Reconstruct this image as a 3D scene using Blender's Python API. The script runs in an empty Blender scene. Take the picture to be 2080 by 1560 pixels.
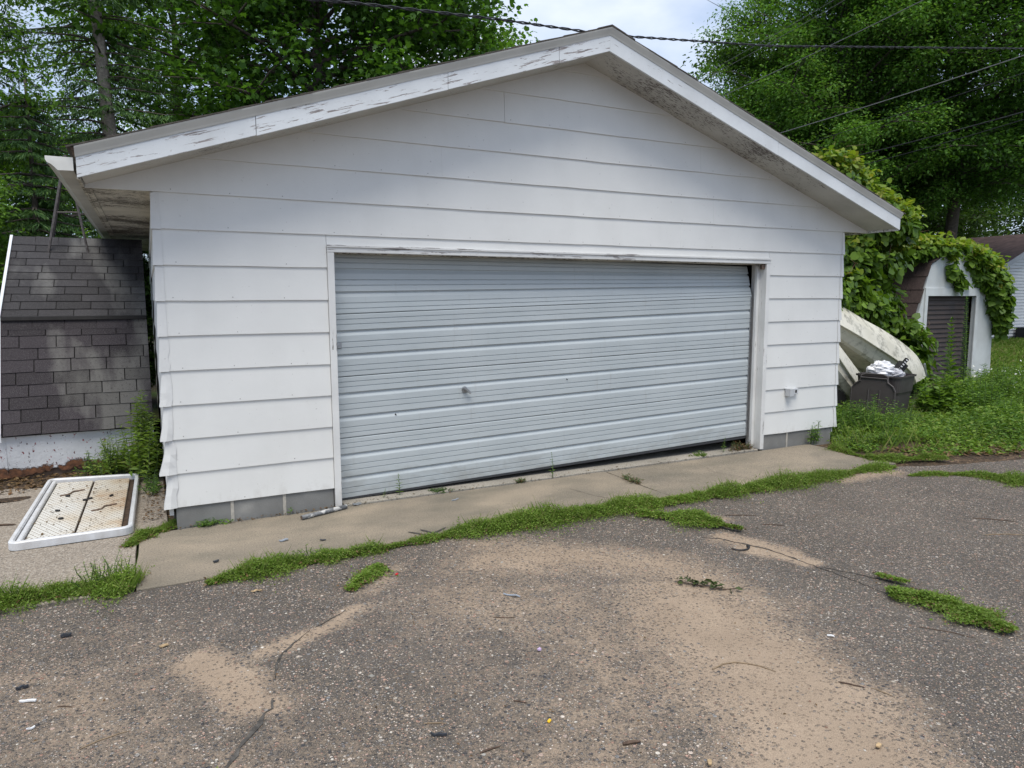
import bpy, math, random
import numpy as np
from mathutils import Vector, Matrix
random.seed(7); RNG = np.random.default_rng(11)
C = bpy.context.scene.collection
scene = bpy.context.scene
R = math.radians

# ------------------------------------------------------------------ camera
cam = bpy.data.cameras.new('camera'); camo = bpy.data.objects.new('camera', cam); C.objects.link(camo)
cam.sensor_fit = 'HORIZONTAL'; cam.sensor_width = 36.0; cam.lens = 36.0 * 1438.83 / 2080.0
cam.clip_start = 0.05; cam.clip_end = 900
yaw, pitch, roll = R(27.0904), R(-6.8338), R(-0.1925)
fwd = Vector((math.sin(yaw)*math.cos(pitch), math.cos(yaw)*math.cos(pitch), math.sin(pitch)))
rt = Vector((math.cos(yaw), -math.sin(yaw), 0)); up = rt.cross(fwd)
rt2 = rt*math.cos(roll) + up*math.sin(roll); up2 = up*math.cos(roll) - rt*math.sin(roll)
M = Matrix((rt2, up2, -fwd)).transposed().to_4x4(); M.translation = Vector((-0.0760, -5.9606, 1.7664))
camo.matrix_world = M
scene.camera = camo

# ------------------------------------------------------------------ sky: bright, mostly clouded
world = bpy.data.worlds.new('World'); scene.world = world; world.use_nodes = True
nt = world.node_tree; nt.nodes.clear()
SUN_EL, SUN_AZ = R(66), R(208)
wout = nt.nodes.new('ShaderNodeOutputWorld'); wbg = nt.nodes.new('ShaderNodeBackground')
sky = nt.nodes.new('ShaderNodeTexSky'); sky.sky_type = 'NISHITA'; sky.sun_disc = False
sky.sun_elevation = SUN_EL; sky.sun_rotation = SUN_AZ
tc = nt.nodes.new('ShaderNodeTexCoord'); mp = nt.nodes.new('ShaderNodeMapping'); mp.inputs['Scale'].default_value = (1.0, 1.0, 2.2)
mp.inputs['Location'].default_value = (0.35, 0.1, 0.0)
cn = nt.nodes.new('ShaderNodeTexNoise'); cn.inputs['Scale'].default_value = 2.6; cn.inputs['Detail'].default_value = 7; cn.inputs['Roughness'].default_value = 0.55
cr = nt.nodes.new('ShaderNodeValToRGB'); cr.color_ramp.elements[0].position = 0.34; cr.color_ramp.elements[1].position = 0.62
cr.color_ramp.elements[0].color = (0.50, 0.50, 0.50, 1); cr.color_ramp.elements[1].color = (0.96, 0.96, 0.96, 1)
cn2 = nt.nodes.new('ShaderNodeTexNoise'); cn2.inputs['Scale'].default_value = 5.0; cn2.inputs['Detail'].default_value = 5
cc = nt.nodes.new('ShaderNodeValToRGB')
cc.color_ramp.elements[0].position = 0.35; cc.color_ramp.elements[0].color = (3.0, 3.8, 5.3, 1)
cc.color_ramp.elements[1].position = 0.65; cc.color_ramp.elements[1].color = (5.0, 5.5, 6.4, 1)
mx = nt.nodes.new('ShaderNodeMix'); mx.data_type = 'RGBA'
L = nt.links.new
L(tc.outputs['Generated'], mp.inputs['Vector']); L(mp.outputs['Vector'], cn.inputs['Vector']); L(mp.outputs['Vector'], cn2.inputs['Vector'])
L(cn.outputs['Fac'], cr.inputs['Fac']); L(cn2.outputs['Fac'], cc.inputs['Fac'])
L(cr.outputs['Color'], mx.inputs[0]); L(sky.outputs['Color'], mx.inputs[6]); L(cc.outputs['Color'], mx.inputs[7])
L(mx.outputs[2], wbg.inputs['Color']); wbg.inputs['Strength'].default_value = 0.1
L(wbg.outputs['Background'], wout.inputs['Surface'])

sun = bpy.data.lights.new('sun', 'SUN'); suno = bpy.data.objects.new('sun', sun); C.objects.link(suno)
sun.energy = 2.0; sun.angle = R(36); sun.color = (1.0, 0.955, 0.87)
sd = Vector((math.sin(SUN_AZ)*math.cos(SUN_EL), math.cos(SUN_AZ)*math.cos(SUN_EL), math.sin(SUN_EL)))
suno.rotation_euler = sd.to_track_quat('Z', 'Y').to_euler()

vs = scene.view_settings
vs.view_transform = 'Standard'; vs.look = 'None'; vs.exposure = 0.86; vs.gamma = 1.0; vs.use_curve_mapping = False
scene.render.engine = 'CYCLES'
scene.cycles.max_bounces = 8; scene.cycles.transparent_max_bounces = 4
scene.cycles.diffuse_bounces = 4; scene.cycles.transmission_bounces = 4

# ------------------------------------------------------------------ helpers: objects
def link(o, parent=None):
    C.objects.link(o)
    if parent is not None:
        o.parent = parent; o.matrix_parent_inverse = parent.matrix_basis.inverted()
    return o
def tag(o, label=None, cat=None, group=None, kind=None):
    if label: o['label'] = label
    if cat: o['category'] = cat
    if group: o['group'] = group
    if kind: o['kind'] = kind
    return o
def thing(name, label, cat, loc=(0, 0, 0), group=None):
    o = bpy.data.objects.new(name, None); o.empty_display_size = 0.2; o.location = loc
    o.matrix_basis = Matrix.Translation(loc)
    C.objects.link(o); return tag(o, label, cat, group)
def shade(me, smooth):
    if smooth: me.polygons.foreach_set('use_smooth', [True]*len(me.polygons))
class MB:
    def __init__(s): s.v = []; s.f = []
    def add(s, vs, fs):
        n = len(s.v); s.v += [tuple(v) for v in vs]; s.f += [tuple(i+n for i in f) for f in fs]; return s
    def box(s, x0, x1, y0, y1, z0, z1):
        return s.add([(x0,y0,z0),(x1,y0,z0),(x1,y1,z0),(x0,y1,z0),(x0,y0,z1),(x1,y0,z1),(x1,y1,z1),(x0,y1,z1)],
            [(0,3,2,1),(4,5,6,7),(0,1,5,4),(1,2,6,5),(2,3,7,6),(3,0,4,7)])
    def hexa(s, p):  # eight points, ordered like box
        return s.add(p, [(0,3,2,1),(4,5,6,7),(0,1,5,4),(1,2,6,5),(2,3,7,6),(3,0,4,7)])
    def obox(s, c, sx, sy, sz, rot):
        m = rot; c = Vector(c)
        p = [c + m @ Vector((a*sx/2, b*sy/2, d*sz/2)) for d in (-1,1) for a,b in ((-1,-1),(1,-1),(1,1),(-1,1))]
        return s.hexa(p)
    def tube(s, pts, rad, n=6, cap=True):
        pts = [Vector(p) for p in pts]; k = len(pts)
        if not hasattr(rad, '__len__'): rad = [rad]*k
        base = len(s.v); ref = Vector((0.31, 0.17, 0.94))
        for i, p in enumerate(pts):
            t = (pts[min(i+1,k-1)] - pts[max(i-1,0)]).normalized()
            a = t.cross(ref)
            if a.length < 0.05: a = t.cross(Vector((1,0,0)))
            a.normalize(); b = t.cross(a)
            for j in range(n):
                g = 2*math.pi*j/n; s.v.append(tuple(p + (a*math.cos(g) + b*math.sin(g))*rad[i]))
        for i in range(k-1):
            for j in range(n):
                s.f.append((base+i*n+j, base+i*n+(j+1)%n, base+(i+1)*n+(j+1)%n, base+(i+1)*n+j))
        if cap:
            s.f.append(tuple(base+j for j in reversed(range(n)))); s.f.append(tuple(base+(k-1)*n+j for j in range(n)))
        return s
    def prism_y(s, poly, y0, y1):   # polygon in x,z extruded along y
        n = len(poly); v = [(x,y0,z) for x,z in poly] + [(x,y1,z) for x,z in poly]
        f = [tuple(range(n)), tuple(range(2*n-1, n-1, -1))] + [(i, i+n, (i+1)%n+n, (i+1)%n) for i in range(n)]
        return s.add(v, f)
    def mesh(s, name, m, smooth=False):
        me = bpy.data.meshes.new(name); me.from_pydata(s.v, [], s.f); me.update()
        if m: me.materials.append(m)
        shade(me, smooth); return me
    def build(s, name, m, parent=None, smooth=False, bevel=0.0):
        o = bpy.data.objects.new(name, s.mesh(name, m, smooth)); link(o, parent)
        if bevel:
            b = o.modifiers.new('bevel', 'BEVEL'); b.width = bevel; b.segments = 2; b.limit_method = 'ANGLE'
        return o

def np_mesh(name, V, F, m):        # V (n,3), F (m,k) all faces with k corners
    me = bpy.data.meshes.new(name); k = F.shape[1]
    me.vertices.add(len(V)); me.vertices.foreach_set('co', V.astype(np.float32).ravel())
    me.loops.add(F.size); me.loops.foreach_set('vertex_index', F.astype(np.int32).ravel())
    me.polygons.add(len(F)); me.polygons.foreach_set('loop_start', np.arange(0, F.size, k, dtype=np.int32))
    try: me.polygons.foreach_set('loop_total', np.full(len(F), k, dtype=np.int32))
    except Exception: pass
    me.update(calc_edges=True); me.materials.append(m); return me
TEMPL = {
 'diamond': (np.array([(0,0,0),(1,0,-.12),(.42,.30,.07),(.42,-.30,.07)]), np.array([(0,3,1),(0,1,2)])),
 'lance': (np.array([(0,0,0),(1,0,-.22),(.40,.15,.04),(.40,-.15,.04)]), np.array([(0,3,1),(0,1,2)])),
 'needle': (np.array([(0,0,0),(1,0,-.15),(.5,.09,.02),(.5,-.09,-.02)]), np.array([(0,3,1),(0,1,2)])),
 'blade': (np.array([(0,-.03,0),(0,.03,0),(1,0,0)]), np.array([(0,1,2)])),
 'maple': (np.array([(0,0,0),(.20,-.42,-.02),(.42,-.24,.02),(.60,-.48,-.06),(.66,-.16,.02),(1,0,-.12),(.66,.16,.02),(.60,.48,-.06),(.42,.24,.02),(.20,.42,-.02)]),
           np.array([(0,1,2,3,4),(0,4,5,6,0),(0,6,7,8,9)])),
 'grape': (np.array([(0,0,0),(-.12,-.34,-.04),(.25,-.50,-.06),(.62,-.40,-.05),(1,0,-.16),(-.12,.34,-.04),(.25,.50,-.06),(.62,.40,-.05)]),
           np.array([(0,1,2,3,4),(0,4,7,6,5)])),
}
TEMPL['maple'] = (TEMPL['maple'][0], np.array([(0,1,2,3),(0,3,4,5),(0,5,6,7),(0,7,8,9)]))
def leafset(P, D, N, S, kind):
    T, F = TEMPL[kind]
    D = D/np.maximum(np.linalg.norm(D,axis=1,keepdims=True),1e-6)
    B = np.cross(N, D); B /= np.maximum(np.linalg.norm(B,axis=1,keepdims=True),1e-6)
    U = np.cross(D, B)
    V = P[:,None,:] + S[:,None,None]*(T[None,:,0,None]*D[:,None,:] + T[None,:,1,None]*B[:,None,:] + T[None,:,2,None]*U[:,None,:])
    n, k = len(P), len(T)
    return V.reshape(-1,3), (F[None]+ (np.arange(n)*k)[:,None,None]).reshape(-1, F.shape[1])
def leaf_obj(name, P, D, N, S, kind, m, parent=None):
    V, F = leafset(np.asarray(P), np.asarray(D), np.asarray(N), np.asarray(S), kind)
    o = bpy.data.objects.new(name, np_mesh(name, V, F, m)); return link(o, parent)
def rdir(n): 
    a = RNG.normal(size=(n,3)); return a/np.linalg.norm(a,axis=1,keepdims=True)

# ------------------------------------------------------------------ helpers: materials
def newmat(name):
    m = bpy.data.materials.new(name); m.use_nodes = True; t = m.node_tree; t.nodes.clear()
    o = t.nodes.new('ShaderNodeOutputMaterial'); p = t.nodes.new('ShaderNodeBsdfPrincipled')
    t.links.new(p.outputs['BSDF'], o.inputs['Surface']); return m, t, p
def node(t, typ, **kw):
    n = t.nodes.new(typ)
    for k, v in kw.items():
        if k in n.inputs: 
            if hasattr(v, 'node') : t.links.new(v, n.inputs[k])
            else: n.inputs[k].default_value = v
        else: setattr(n, k, v)
    return n
def coords(t, scale=(1,1,1), rot=(0,0,0)):
    c = node(t, 'ShaderNodeTexCoord'); m = node(t, 'ShaderNodeMapping', Scale=scale)
    # rotate first, then stretch
    m0 = node(t, 'ShaderNodeMapping', Rotation=rot); t.links.new(c.outputs['Object'], m0.inputs['Vector'])
    t.links.new(m0.outputs['Vector'], m.inputs['Vector']); return m.outputs['Vector']
def noise(t, vec, scale, detail=4, rough=.55, dist=0):
    n = node(t, 'ShaderNodeTexNoise', Scale=scale, Detail=detail, Roughness=rough, Distortion=dist); t.links.new(vec, n.inputs['Vector']); return n.outputs['Fac']
def ramp(t, fac, stops):
    r = node(t, 'ShaderNodeValToRGB'); e = r.color_ramp.elements
    while len(e) < len(stops): e.new(0.5)
    for el, (p, c) in zip(e, stops):
        el.position = p; el.color = (c, c, c, 1) if not hasattr(c, '__len__') else (*c, 1)
    t.links.new(fac, r.inputs['Fac']); return r.outputs['Color']
def mix(t, fac, a, b, mode='MIX'):
    n = node(t, 'ShaderNodeMix', data_type='RGBA', blend_type=mode)
    for s, i in ((fac,0),(a,6),(b,7)):
        if hasattr(s, 'node'): t.links.new(s, n.inputs[i])
        elif hasattr(s, '__len__'): n.inputs[i].default_value = (*s, 1)
        else: n.inputs[i].default_value = s
    return n.outputs[2]
def mth(t, op, a, b=0.0, clamp=False):
    n = node(t, 'ShaderNodeMath', operation=op, use_clamp=clamp)
    for s, i in ((a,0),(b,1)):
        if hasattr(s, 'node'): t.links.new(s, n.inputs[i])
        else: n.inputs[i].default_value = s
    return n.outputs[0]
def bump(t, p, h, strength=.3, dist=.01):
    b = node(t, 'ShaderNodeBump', Strength=strength, Distance=dist); t.links.new(h, b.inputs['Height']); t.links.new(b.outputs['Normal'], p.inputs['Normal'])
def setc(t, p, c, rough=.6, metal=0, spec=.4):
    if hasattr(c, 'node'): t.links.new(c, p.inputs['Base Color'])
    else: p.inputs['Base Color'].default_value = (*c, 1)
    p.inputs['Roughness'].default_value = rough; p.inputs['Metallic'].default_value = metal; p.inputs['Specular IOR Level'].default_value = spec

def plain(name, c, rough=.6, metal=0, var=.15, scale=12, bs=.15):
    m, t, p = newmat(name); v = coords(t); n = noise(t, v, scale, 5)
    lo = tuple(max(0, x*(1-var)) for x in c); hi = tuple(min(1, x*(1+var)) for x in c)
    setc(t, p, ramp(t, n, [(.3, lo), (.7, hi)]), rough, metal); bump(t, p, noise(t, v, scale*6, 4), bs, .004); return m
def leafmat(name, cols, trans=.35, rough=.45):
    m = bpy.data.materials.new(name); m.use_nodes = True; t = m.node_tree; t.nodes.clear()
    o = t.nodes.new('ShaderNodeOutputMaterial'); g = t.nodes.new('ShaderNodeNewGeometry')
    k = len(cols); col = ramp(t, g.outputs['Random Per Island'], [((i+.5)/k, c) for i, c in enumerate(cols)])
    v = coords(t); col = mix(t, ramp(t, noise(t, v, .9, 3), [(.35, 0), (.65, .45)]), col, mix(t, .45, col, (.03,.05,.015)))
    p = node(t, 'ShaderNodeBsdfPrincipled', Roughness=rough); t.links.new(col, p.inputs['Base Color']); p.inputs['Specular IOR Level'].default_value = .16
    tr = node(t, 'ShaderNodeBsdfTranslucent'); c2 = mix(t, 1.0, col, (1.25, 1.35, .55), 'MULTIPLY'); t.links.new(c2, tr.inputs['Color'])
    ms = node(t, 'ShaderNodeMixShader', Fac=trans); t.links.new(p.outputs[0], ms.inputs[1]); t.links.new(tr.outputs[0], ms.inputs[2])
    t.links.new(ms.outputs[0], o.inputs['Surface']); return m

def painted(name, white=(.74,.76,.79), under=(.26,.23,.21), amount=.5, scale=(1,1,1), rot=(0,0,0), nscale=9, big=1.3, rough=.5, dirt=.12):
    """old white paint flaking off along the grain, with a little soiling"""
    m, t, p = newmat(name); v = coords(t, scale, rot); v0 = coords(t)
    fine = noise(t, v, nscale, 7, .68, .3); large = noise(t, v0, big, 3)
    msk = mth(t, 'ADD', fine, mth(t, 'MULTIPLY', mth(t, 'SUBTRACT', large, .5), .75))
    pe = ramp(t, msk, [(.995-amount*.45, 0), (1.015-amount*.45, 1)])
    grain = ramp(t, noise(t, v, nscale*3, 4), [(.3, tuple(x*.6 for x in under)), (.7, tuple(min(1,x*1.4) for x in under))])
    soil = ramp(t, noise(t, v0, 2.2, 6, .6), [(.35, tuple(x*(1-dirt) for x in white)), (.62, white)])
    soil = mix(t, ramp(t, noise(t, coords(t, (1.2, 1.2, .45)), 1.7, 6, .6), [(.52, 0), (.80, dirt*2.2)]), soil, (.36,.34,.29)); sp = ramp(t, noise(t, v0, 34, 3, .6), [(.705, 0), (.735, .6)])
    soil = mix(t, sp, soil, (.42,.40,.38))
    so = node(t, 'ShaderNodeSeparateXYZ'); t.links.new(v0, so.inputs[0])
    spl = mth(t, 'ADD', mth(t, 'MULTIPLY', so.outputs['Z'], -1.6), mth(t, 'MULTIPLY', noise(t, coords(t, (2, 2, 1)), 5, 7, .7), 1.5))
    soil = mix(t, ramp(t, spl, [(.42, 0), (1.0, .45)]), soil, (.30,.26,.21))
    setc(t, p, mix(t, pe, soil, grain), rough); bump(t, p, mth(t, 'ADD', mth(t, 'MULTIPLY', pe, -1), mth(t, 'MULTIPLY', noise(t, coords(t, (1, 1, 3)), 40, 4), .5)), .35, .003); return m

M_siding = painted('siding_paint', (.71,.705,.68), (.24,.23,.21), .14, (1,1,1), nscale=16, big=.7, dirt=.05)
M_trim = painted('trim_paint', (.70,.695,.675), (.22,.20,.18), .74, (14,14,1.2), nscale=2.6, big=2.0)
M_trim_h = painted('header_paint', (.70,.695,.675), (.26,.24,.23), .86, (1.2,14,16), nscale=2.6, big=1.1)
SL = math.atan2(1.416, 4.198)
M_fasl = painted('fascia_paint_left', (.69,.71,.72), (.27,.24,.23), .80, (1.3,14,16), (0, SL, 0), nscale=3.4, big=.75)
M_fasr = painted('fascia_paint_right', (.67,.69,.70), (.29,.27,.26), .74, (1.6,12,13), (0, -SL, 0), nscale=2.6, big=.8)
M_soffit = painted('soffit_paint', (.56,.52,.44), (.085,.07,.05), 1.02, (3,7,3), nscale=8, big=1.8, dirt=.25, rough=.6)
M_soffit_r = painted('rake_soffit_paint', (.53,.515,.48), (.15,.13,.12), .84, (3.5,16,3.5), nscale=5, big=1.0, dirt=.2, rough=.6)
M_drip = plain('drip_edge_metal', (.52,.51,.47), .45, 0, .08, 4, .05)
M_gutter = plain('gutter_metal', (.62,.61,.57), .4, 0, .14, 5, .06)
M_gutter_old = painted('gutter_underside', (.50,.49,.45), (.26,.20,.14), .4, (6,1,6), nscale=3, dirt=.25)
M_shingle_roof = plain('roof_shingle_granules', (.075,.065,.055), .9, 0, .35, 30, .5)
M_wood_dark = plain('bare_rafter_wood', (.16,.11,.08), .8, 0, .3, 9, .3)
M_black = plain('black_rubber', (.018,.018,.019), .6, 0, .3, 10, .2)
M_dark_in = plain('interior_board', (.10,.09,.08), .9, 0, .3, 3, .2)
M_metal = plain('galvanised_metal', (.42,.43,.44), .38, .85, .2, 14, .15)
M_rust = plain('rusted_steel', (.17,.12,.09), .7, .3, .4, 20, .3)

def mat_door():
    m, t, p = newmat('door_paint'); v = coords(t); v2 = coords(t, (1, 1, 7))
    a = noise(t, v, 1.3, 5); b = noise(t, v2, 5, 6)
    c = ramp(t, a, [(.3, (.410,.448,.460)), (.7, (.465,.498,.506))])
    c = mix(t, ramp(t, b, [(.60, 0), (.78, .35)]), c, (.33,.35,.36))
    c = mix(t, ramp(t, noise(t, v, 26, 3), [(.74, 0), (.80, .6)]), c, (.25,.25,.24))
    so = node(t, 'ShaderNodeSeparateXYZ'); t.links.new(v, so.inputs[0])
    gr = mth(t, 'ADD', mth(t, 'MULTIPLY', so.outputs['Z'], -1.5), mth(t, 'MULTIPLY', noise(t, coords(t, (1, 1, 2)), 3.5, 7, .68), 1.5))
    c = mix(t, ramp(t, gr, [(.35, 0), (.95, .55)]), c, (.20,.185,.155))
    st = noise(t, coords(t, (9, 9, .8)), 2.2, 6, .65); c = mix(t, ramp(t, st, [(.60, 0), (.78, .30)]), c, (.24,.21,.17))
    setc(t, p, c, .40, 0, .5); bump(t, p, noise(t, coords(t, (.6, 1, 2.5)), 5, 3), .16, .02); return m
M_door = mat_door()

def mat_block():
    m, t, p = newmat('concrete_block'); v = coords(t); n = noise(t, v, 3, 6); f = noise(t, v, 90, 3)
    c = ramp(t, n, [(.3, (.15,.147,.138)), (.6, (.22,.217,.205)), (.78, (.32,.31,.285))])
    setc(t, p, c, .9); bump(t, p, f, .5, .004); return m
M_block = mat_block()

def mat_concrete(name, lo, hi, gravel=.0, stain=.62):
    m, t, p = newmat(name); v = coords(t)
    c = ramp(t, noise(t, v, 1.1, 7, .6), [(.30, lo), (.68, hi)])
    st = ramp(t, noise(t, coords(t, (.8, 1.7, 1)), 1.5, 5), [(.45, 0), (.72, stain)]); c = mix(t, st, c, (.115,.11,.085))
    gr = noise(t, v, 190, 2, .5); gr2 = noise(t, v, 75, 4, .7); c = mix(t, ramp(t, gr2, [(.36, .65), (.46, 0)]), c, (.09,.08,.065)); c = mix(t, ramp(t, gr, [(.36, .55), (.5, 0)]), c, (.10,.09,.08)); c = mix(t, ramp(t, gr2, [(.60, 0), (.70, .55)]), c, (.50,.44,.36))
    if gravel:
        vo = node(t, 'ShaderNodeTexVoronoi', Scale=120.0); t.links.new(v, vo.inputs['Vector'])
        sc = node(t, 'ShaderNodeSeparateColor'); t.links.new(vo.outputs['Color'], sc.inputs['Color'])
        c = mix(t, gravel, c, ramp(t, sc.outputs['Red'], [(.0, (.08,.07,.06)), (.4, (.24,.20,.16)), (.75, (.34,.28,.22)), (1, (.5,.46,.4))]))
    setc(t, p, c, .92, 0, .25); bump(t, p, noise(t, v, 130, 4), .55, .006); return m
M_apron = mat_concrete('apron_concrete', (.185,.160,.125), (.325,.268,.198))
M_slab = mat_concrete('side_slab_concrete', (.23,.20,.165), (.34,.29,.23), .55, .25)
M_floor = mat_concrete('threshold_concrete', (.26,.24,.205), (.42,.38,.32), 0, .3)

def mat_asphalt():
    m, t, p = newmat('worn_asphalt_with_sand'); v = coords(t)
    at = node(t, 'ShaderNodeAttribute', attribute_name='sand'); sand = at.outputs['Fac']
    # small and large exposed stones
    def stones(scale, seed):
        wv = node(t, 'ShaderNodeTexVoronoi', Scale=scale, Randomness=1.0); mm = node(t, 'ShaderNodeMapping', Location=(seed, seed*.7, 0)); t.links.new(v, mm.inputs['Vector']); t.links.new(mm.outputs['Vector'], wv.inputs['Vector'])
        s = node(t, 'ShaderNodeSeparateColor'); t.links.new(wv.outputs['Color'], s.inputs['Color'])
        return wv.outputs['Distance'], s.outputs['Red'], s.outputs['Green'], s.outputs['Blue']
    pal = [(.0,(.055,.055,.06)),(.22,(.15,.132,.12)),(.42,(.22,.180,.142)),(.60,(.31,.235,.17)),(.74,(.20,.20,.205)),(.82,(.48,.42,.34)),(.92,(.40,.23,.17)),(1,(.70,.64,.55))]
    d1, r1, g1, b1 = stones(62, 0.0); d2, r2, g2, b2 = stones(125, 3.0)
    base = ramp(t, noise(t, v, 1.0, 5), [(.3, (.080,.070,.058)), (.7, (.124,.107,.089))])
    in2 = mth(t, 'MULTIPLY', ramp(t, d2, [(.40, 1), (.60, 0)]), ramp(t, g2, [(.30, 0), (.40, 1)]))
    c = mix(t, in2, base, ramp(t, r2, pal))
    d3, r3, g3, b3 = stones(34, 7.0)
    in1 = mth(t, 'MULTIPLY', ramp(t, d1, [(.36, 1), (.50, 0)]), ramp(t, g1, [(.50, 0), (.58, 1)]))
    c = mix(t, in1, c, ramp(t, r1, pal))
    in3 = mth(t, 'MULTIPLY', ramp(t, d3, [(.26, 1), (.36, 0)]), ramp(t, g3, [(.72, 0), (.76, 1)])); c = mix(t, in3, c, ramp(t, r3, pal))
    c = mix(t, ramp(t, noise(t, v, 1.6, 5, .6), [(.40, .20), (.60, 0)]), c, (.06,.054,.05))
    # sand lies in the hollows and leaves the highest stones bare
    gn = noise(t, v, 260, 2)
    sc = mix(t, ramp(t, gn, [(.35, .75), (.55, 0)]), ramp(t, noise(t, v, 3.1, 5), [(.3, (.315,.238,.170)), (.7, (.405,.310,.224))]), (.22,.165,.12))
    fine = mth(t, 'ADD', mth(t, 'MULTIPLY', noise(t, v, 60, 4, .75), .6), mth(t, 'MULTIPLY', noise(t, v, 6, 5, .65), .4))
    hgt = mth(t, 'ADD', mth(t, 'ADD', mth(t, 'MULTIPLY', in1, .30), mth(t, 'MULTIPLY', in3, .45)), mth(t, 'MULTIPLY', in2, .16))
    s2 = mth(t, 'SUBTRACT', mth(t, 'ADD', sand, mth(t, 'MULTIPLY', mth(t, 'SUBTRACT', fine, .5), 1.9)), hgt)
    sm = ramp(t, s2, [(.24, 0), (.70, .95)])
    c = mix(t, sm, c, sc)
    setc(t, p, c, .9, 0, .25)
    h = mth(t, 'ADD', mth(t, 'MULTIPLY', mth(t, 'ADD', in1, mth(t, 'MULTIPLY', in2, .5)), mth(t, 'SUBTRACT', 1.0, mth(t, 'MULTIPLY', sm, .75))), mth(t, 'MULTIPLY', gn, .35))
    bump(t, p, h, .95, .009); return m
M_asphalt = mat_asphalt()

def mat_ground():
    m, t, p = newmat('soil_and_turf'); v = coords(t)
    c = mix(t, ramp(t, noise(t, v, .5, 6), [(.42, 0), (.55, 1)]), ramp(t, noise(t, v, 14, 6), [(.3, (.035,.027,.02)), (.7, (.10,.075,.052))]), ramp(t, noise(t, v, 9, 5), [(.3, (.03,.05,.012)), (.7, (.065,.10,.025))]))
    setc(t, p, c, .95, 0, .2); bump(t, p, noise(t, v, 40, 5), .8, .02); return m
M_ground = mat_ground()
def mat_soil():
    m, t, p = newmat('dark_soil_litter'); v = coords(t)
    vo = node(t, 'ShaderNodeTexVoronoi', Scale=46.0); t.links.new(coords(t, (1, 1.7, 1), (0, 0, .6)), vo.inputs['Vector'])
    s = node(t, 'ShaderNodeSeparateColor'); t.links.new(vo.outputs['Color'], s.inputs['Color'])
    c = ramp(t, s.outputs['Red'], [(.0, (.03,.022,.016)), (.5, (.07,.048,.032)), (.8, (.14,.09,.055)), (1, (.26,.18,.11))])
    c = mix(t, ramp(t, noise(t, v, 6, 5), [(.4, .7), (.6, 0)]), c, (.035,.027,.02))
    setc(t, p, c, .95, 0, .2); bump(t, p, mth(t, 'ADD', s.outputs['Green'], noise(t, v, 30, 5)), .8, .015); return m
M_soil = mat_soil()

# ================================================================== THE GROUND
def fbm(x, y, seed=0, octs=4, f=1.0):
    r = np.random.default_rng(seed); out = np.zeros_like(x); a = 1.0
    for o in range(octs):
        for k in range(4):
            th = r.uniform(0, 6.283); ph = r.uniform(0, 6.283); w = f*(2**o)*r.uniform(.7, 1.3)
            out += a*np.sin(w*(x*math.cos(th) + y*math.sin(th)) + ph + 1.7*np.sin(w*.6*(y*math.cos(th) - x*math.sin(th)) + ph*2))/4
        a *= .55
    return out
gx = np.concatenate([np.linspace(-300, -20, 10), np.linspace(-18, 44, 60), np.linspace(46, 300, 10)])
gy = np.concatenate([np.linspace(-60, -8, 10), np.linspace(-7, 20, 40), np.linspace(22, 400, 14)])
def grid_mesh(name, xs, ys, zf, m):
    X, Y = np.meshgrid(xs, ys); Z = zf(X, Y); nx, ny = len(xs), len(ys)
    V = np.stack([X.ravel(), Y.ravel(), Z.ravel()], 1); i = (np.arange(ny-1)[:,None]*nx + np.arange(nx-1)[None]).ravel()
    F = np.stack([i, i+1, i+1+nx, i+nx], 1); return np_mesh(name, V, F, m), X, Y
me, X, Y = grid_mesh('ground', gx, gy, lambda x, y: -0.055 + 0*x, M_ground)
tag(link(bpy.data.objects.new('ground', me)), 'flat ground of turf and dark soil reaching past the house and trees', kind='structure')

xs = np.concatenate([np.linspace(-40, -3.2, 14), np.arange(-3, 9.4, .035), np.linspace(9.6, 60, 22)])
ys = np.concatenate([np.linspace(-40, -5.6, 10), np.arange(-5.4, -1.21, .035), [-1.205]])
def asph_z(x, y):
    z = -.012 + .010*fbm(x, y, 3, 2, .9)
    return z - .012*np.clip((-y-1.2)/4, 0, 1)
me, X, Y = grid_mesh('driveway', xs, ys, asph_z, M_asphalt)
# right-hand end: pull the far rim back where the weed bed begins
co = np.zeros(len(me.vertices)*3, np.float32); me.vertices.foreach_get('co', co); co = co.reshape(-1,3)
rim = np.interp(co[:,0], [-40, -3, 6.6, 7.4, 8.6, 10, 60], [-1.205, -1.205, -1.205, -1.50, -1.72, -1.80, -2.2]) + .04*fbm(co[:,0], co[:,0]*0, 9, 3, 5)*(co[:,0] > 6.4)
k = np.clip((co[:,1]+3.2)/2.0, 0, 1); co[:,1] = np.where(co[:,1] > -3.2, co[:,1] + k*(rim+1.205), co[:,1])
me.vertices.foreach_set('co', co.ravel()); me.update()
def seg_d(px, py, pts):
    d = np.full(px.shape, 9.0)
    for (ax, ay), (bx, by) in zip(pts[:-1], pts[1:]):
        l2 = (bx-ax)**2+(by-ay)**2; tt = np.clip(((px-ax)*(bx-ax)+(py-ay)*(by-ay))/l2, 0, 1)
        d = np.minimum(d, np.hypot(px-ax-tt*(bx-ax), py-ay-tt*(by-ay)))
    return d
x, y = co[:,0], co[:,1]
wx = x + .13*fbm(x, y, 21, 4, 3.2); wy = y + .13*fbm(x, y, 22, 4, 3.2)
S = np.zeros(len(x))
def band(pts, w0, s, soft=.9):
    global S
    d = seg_d(wx, wy, pts)/w0; S = np.maximum(S, s*np.clip((1.0+soft-d)/(2*soft), 0, 1))
band([(2.62,-2.95),(2.5,-3.5),(2.3,-4.0),(2.1,-4.5)], .46, .95, .8)
band([(1.95,-1.72),(2.5,-2.0),(2.95,-2.35),(2.95,-2.8)], .30, .74, .9)
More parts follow.
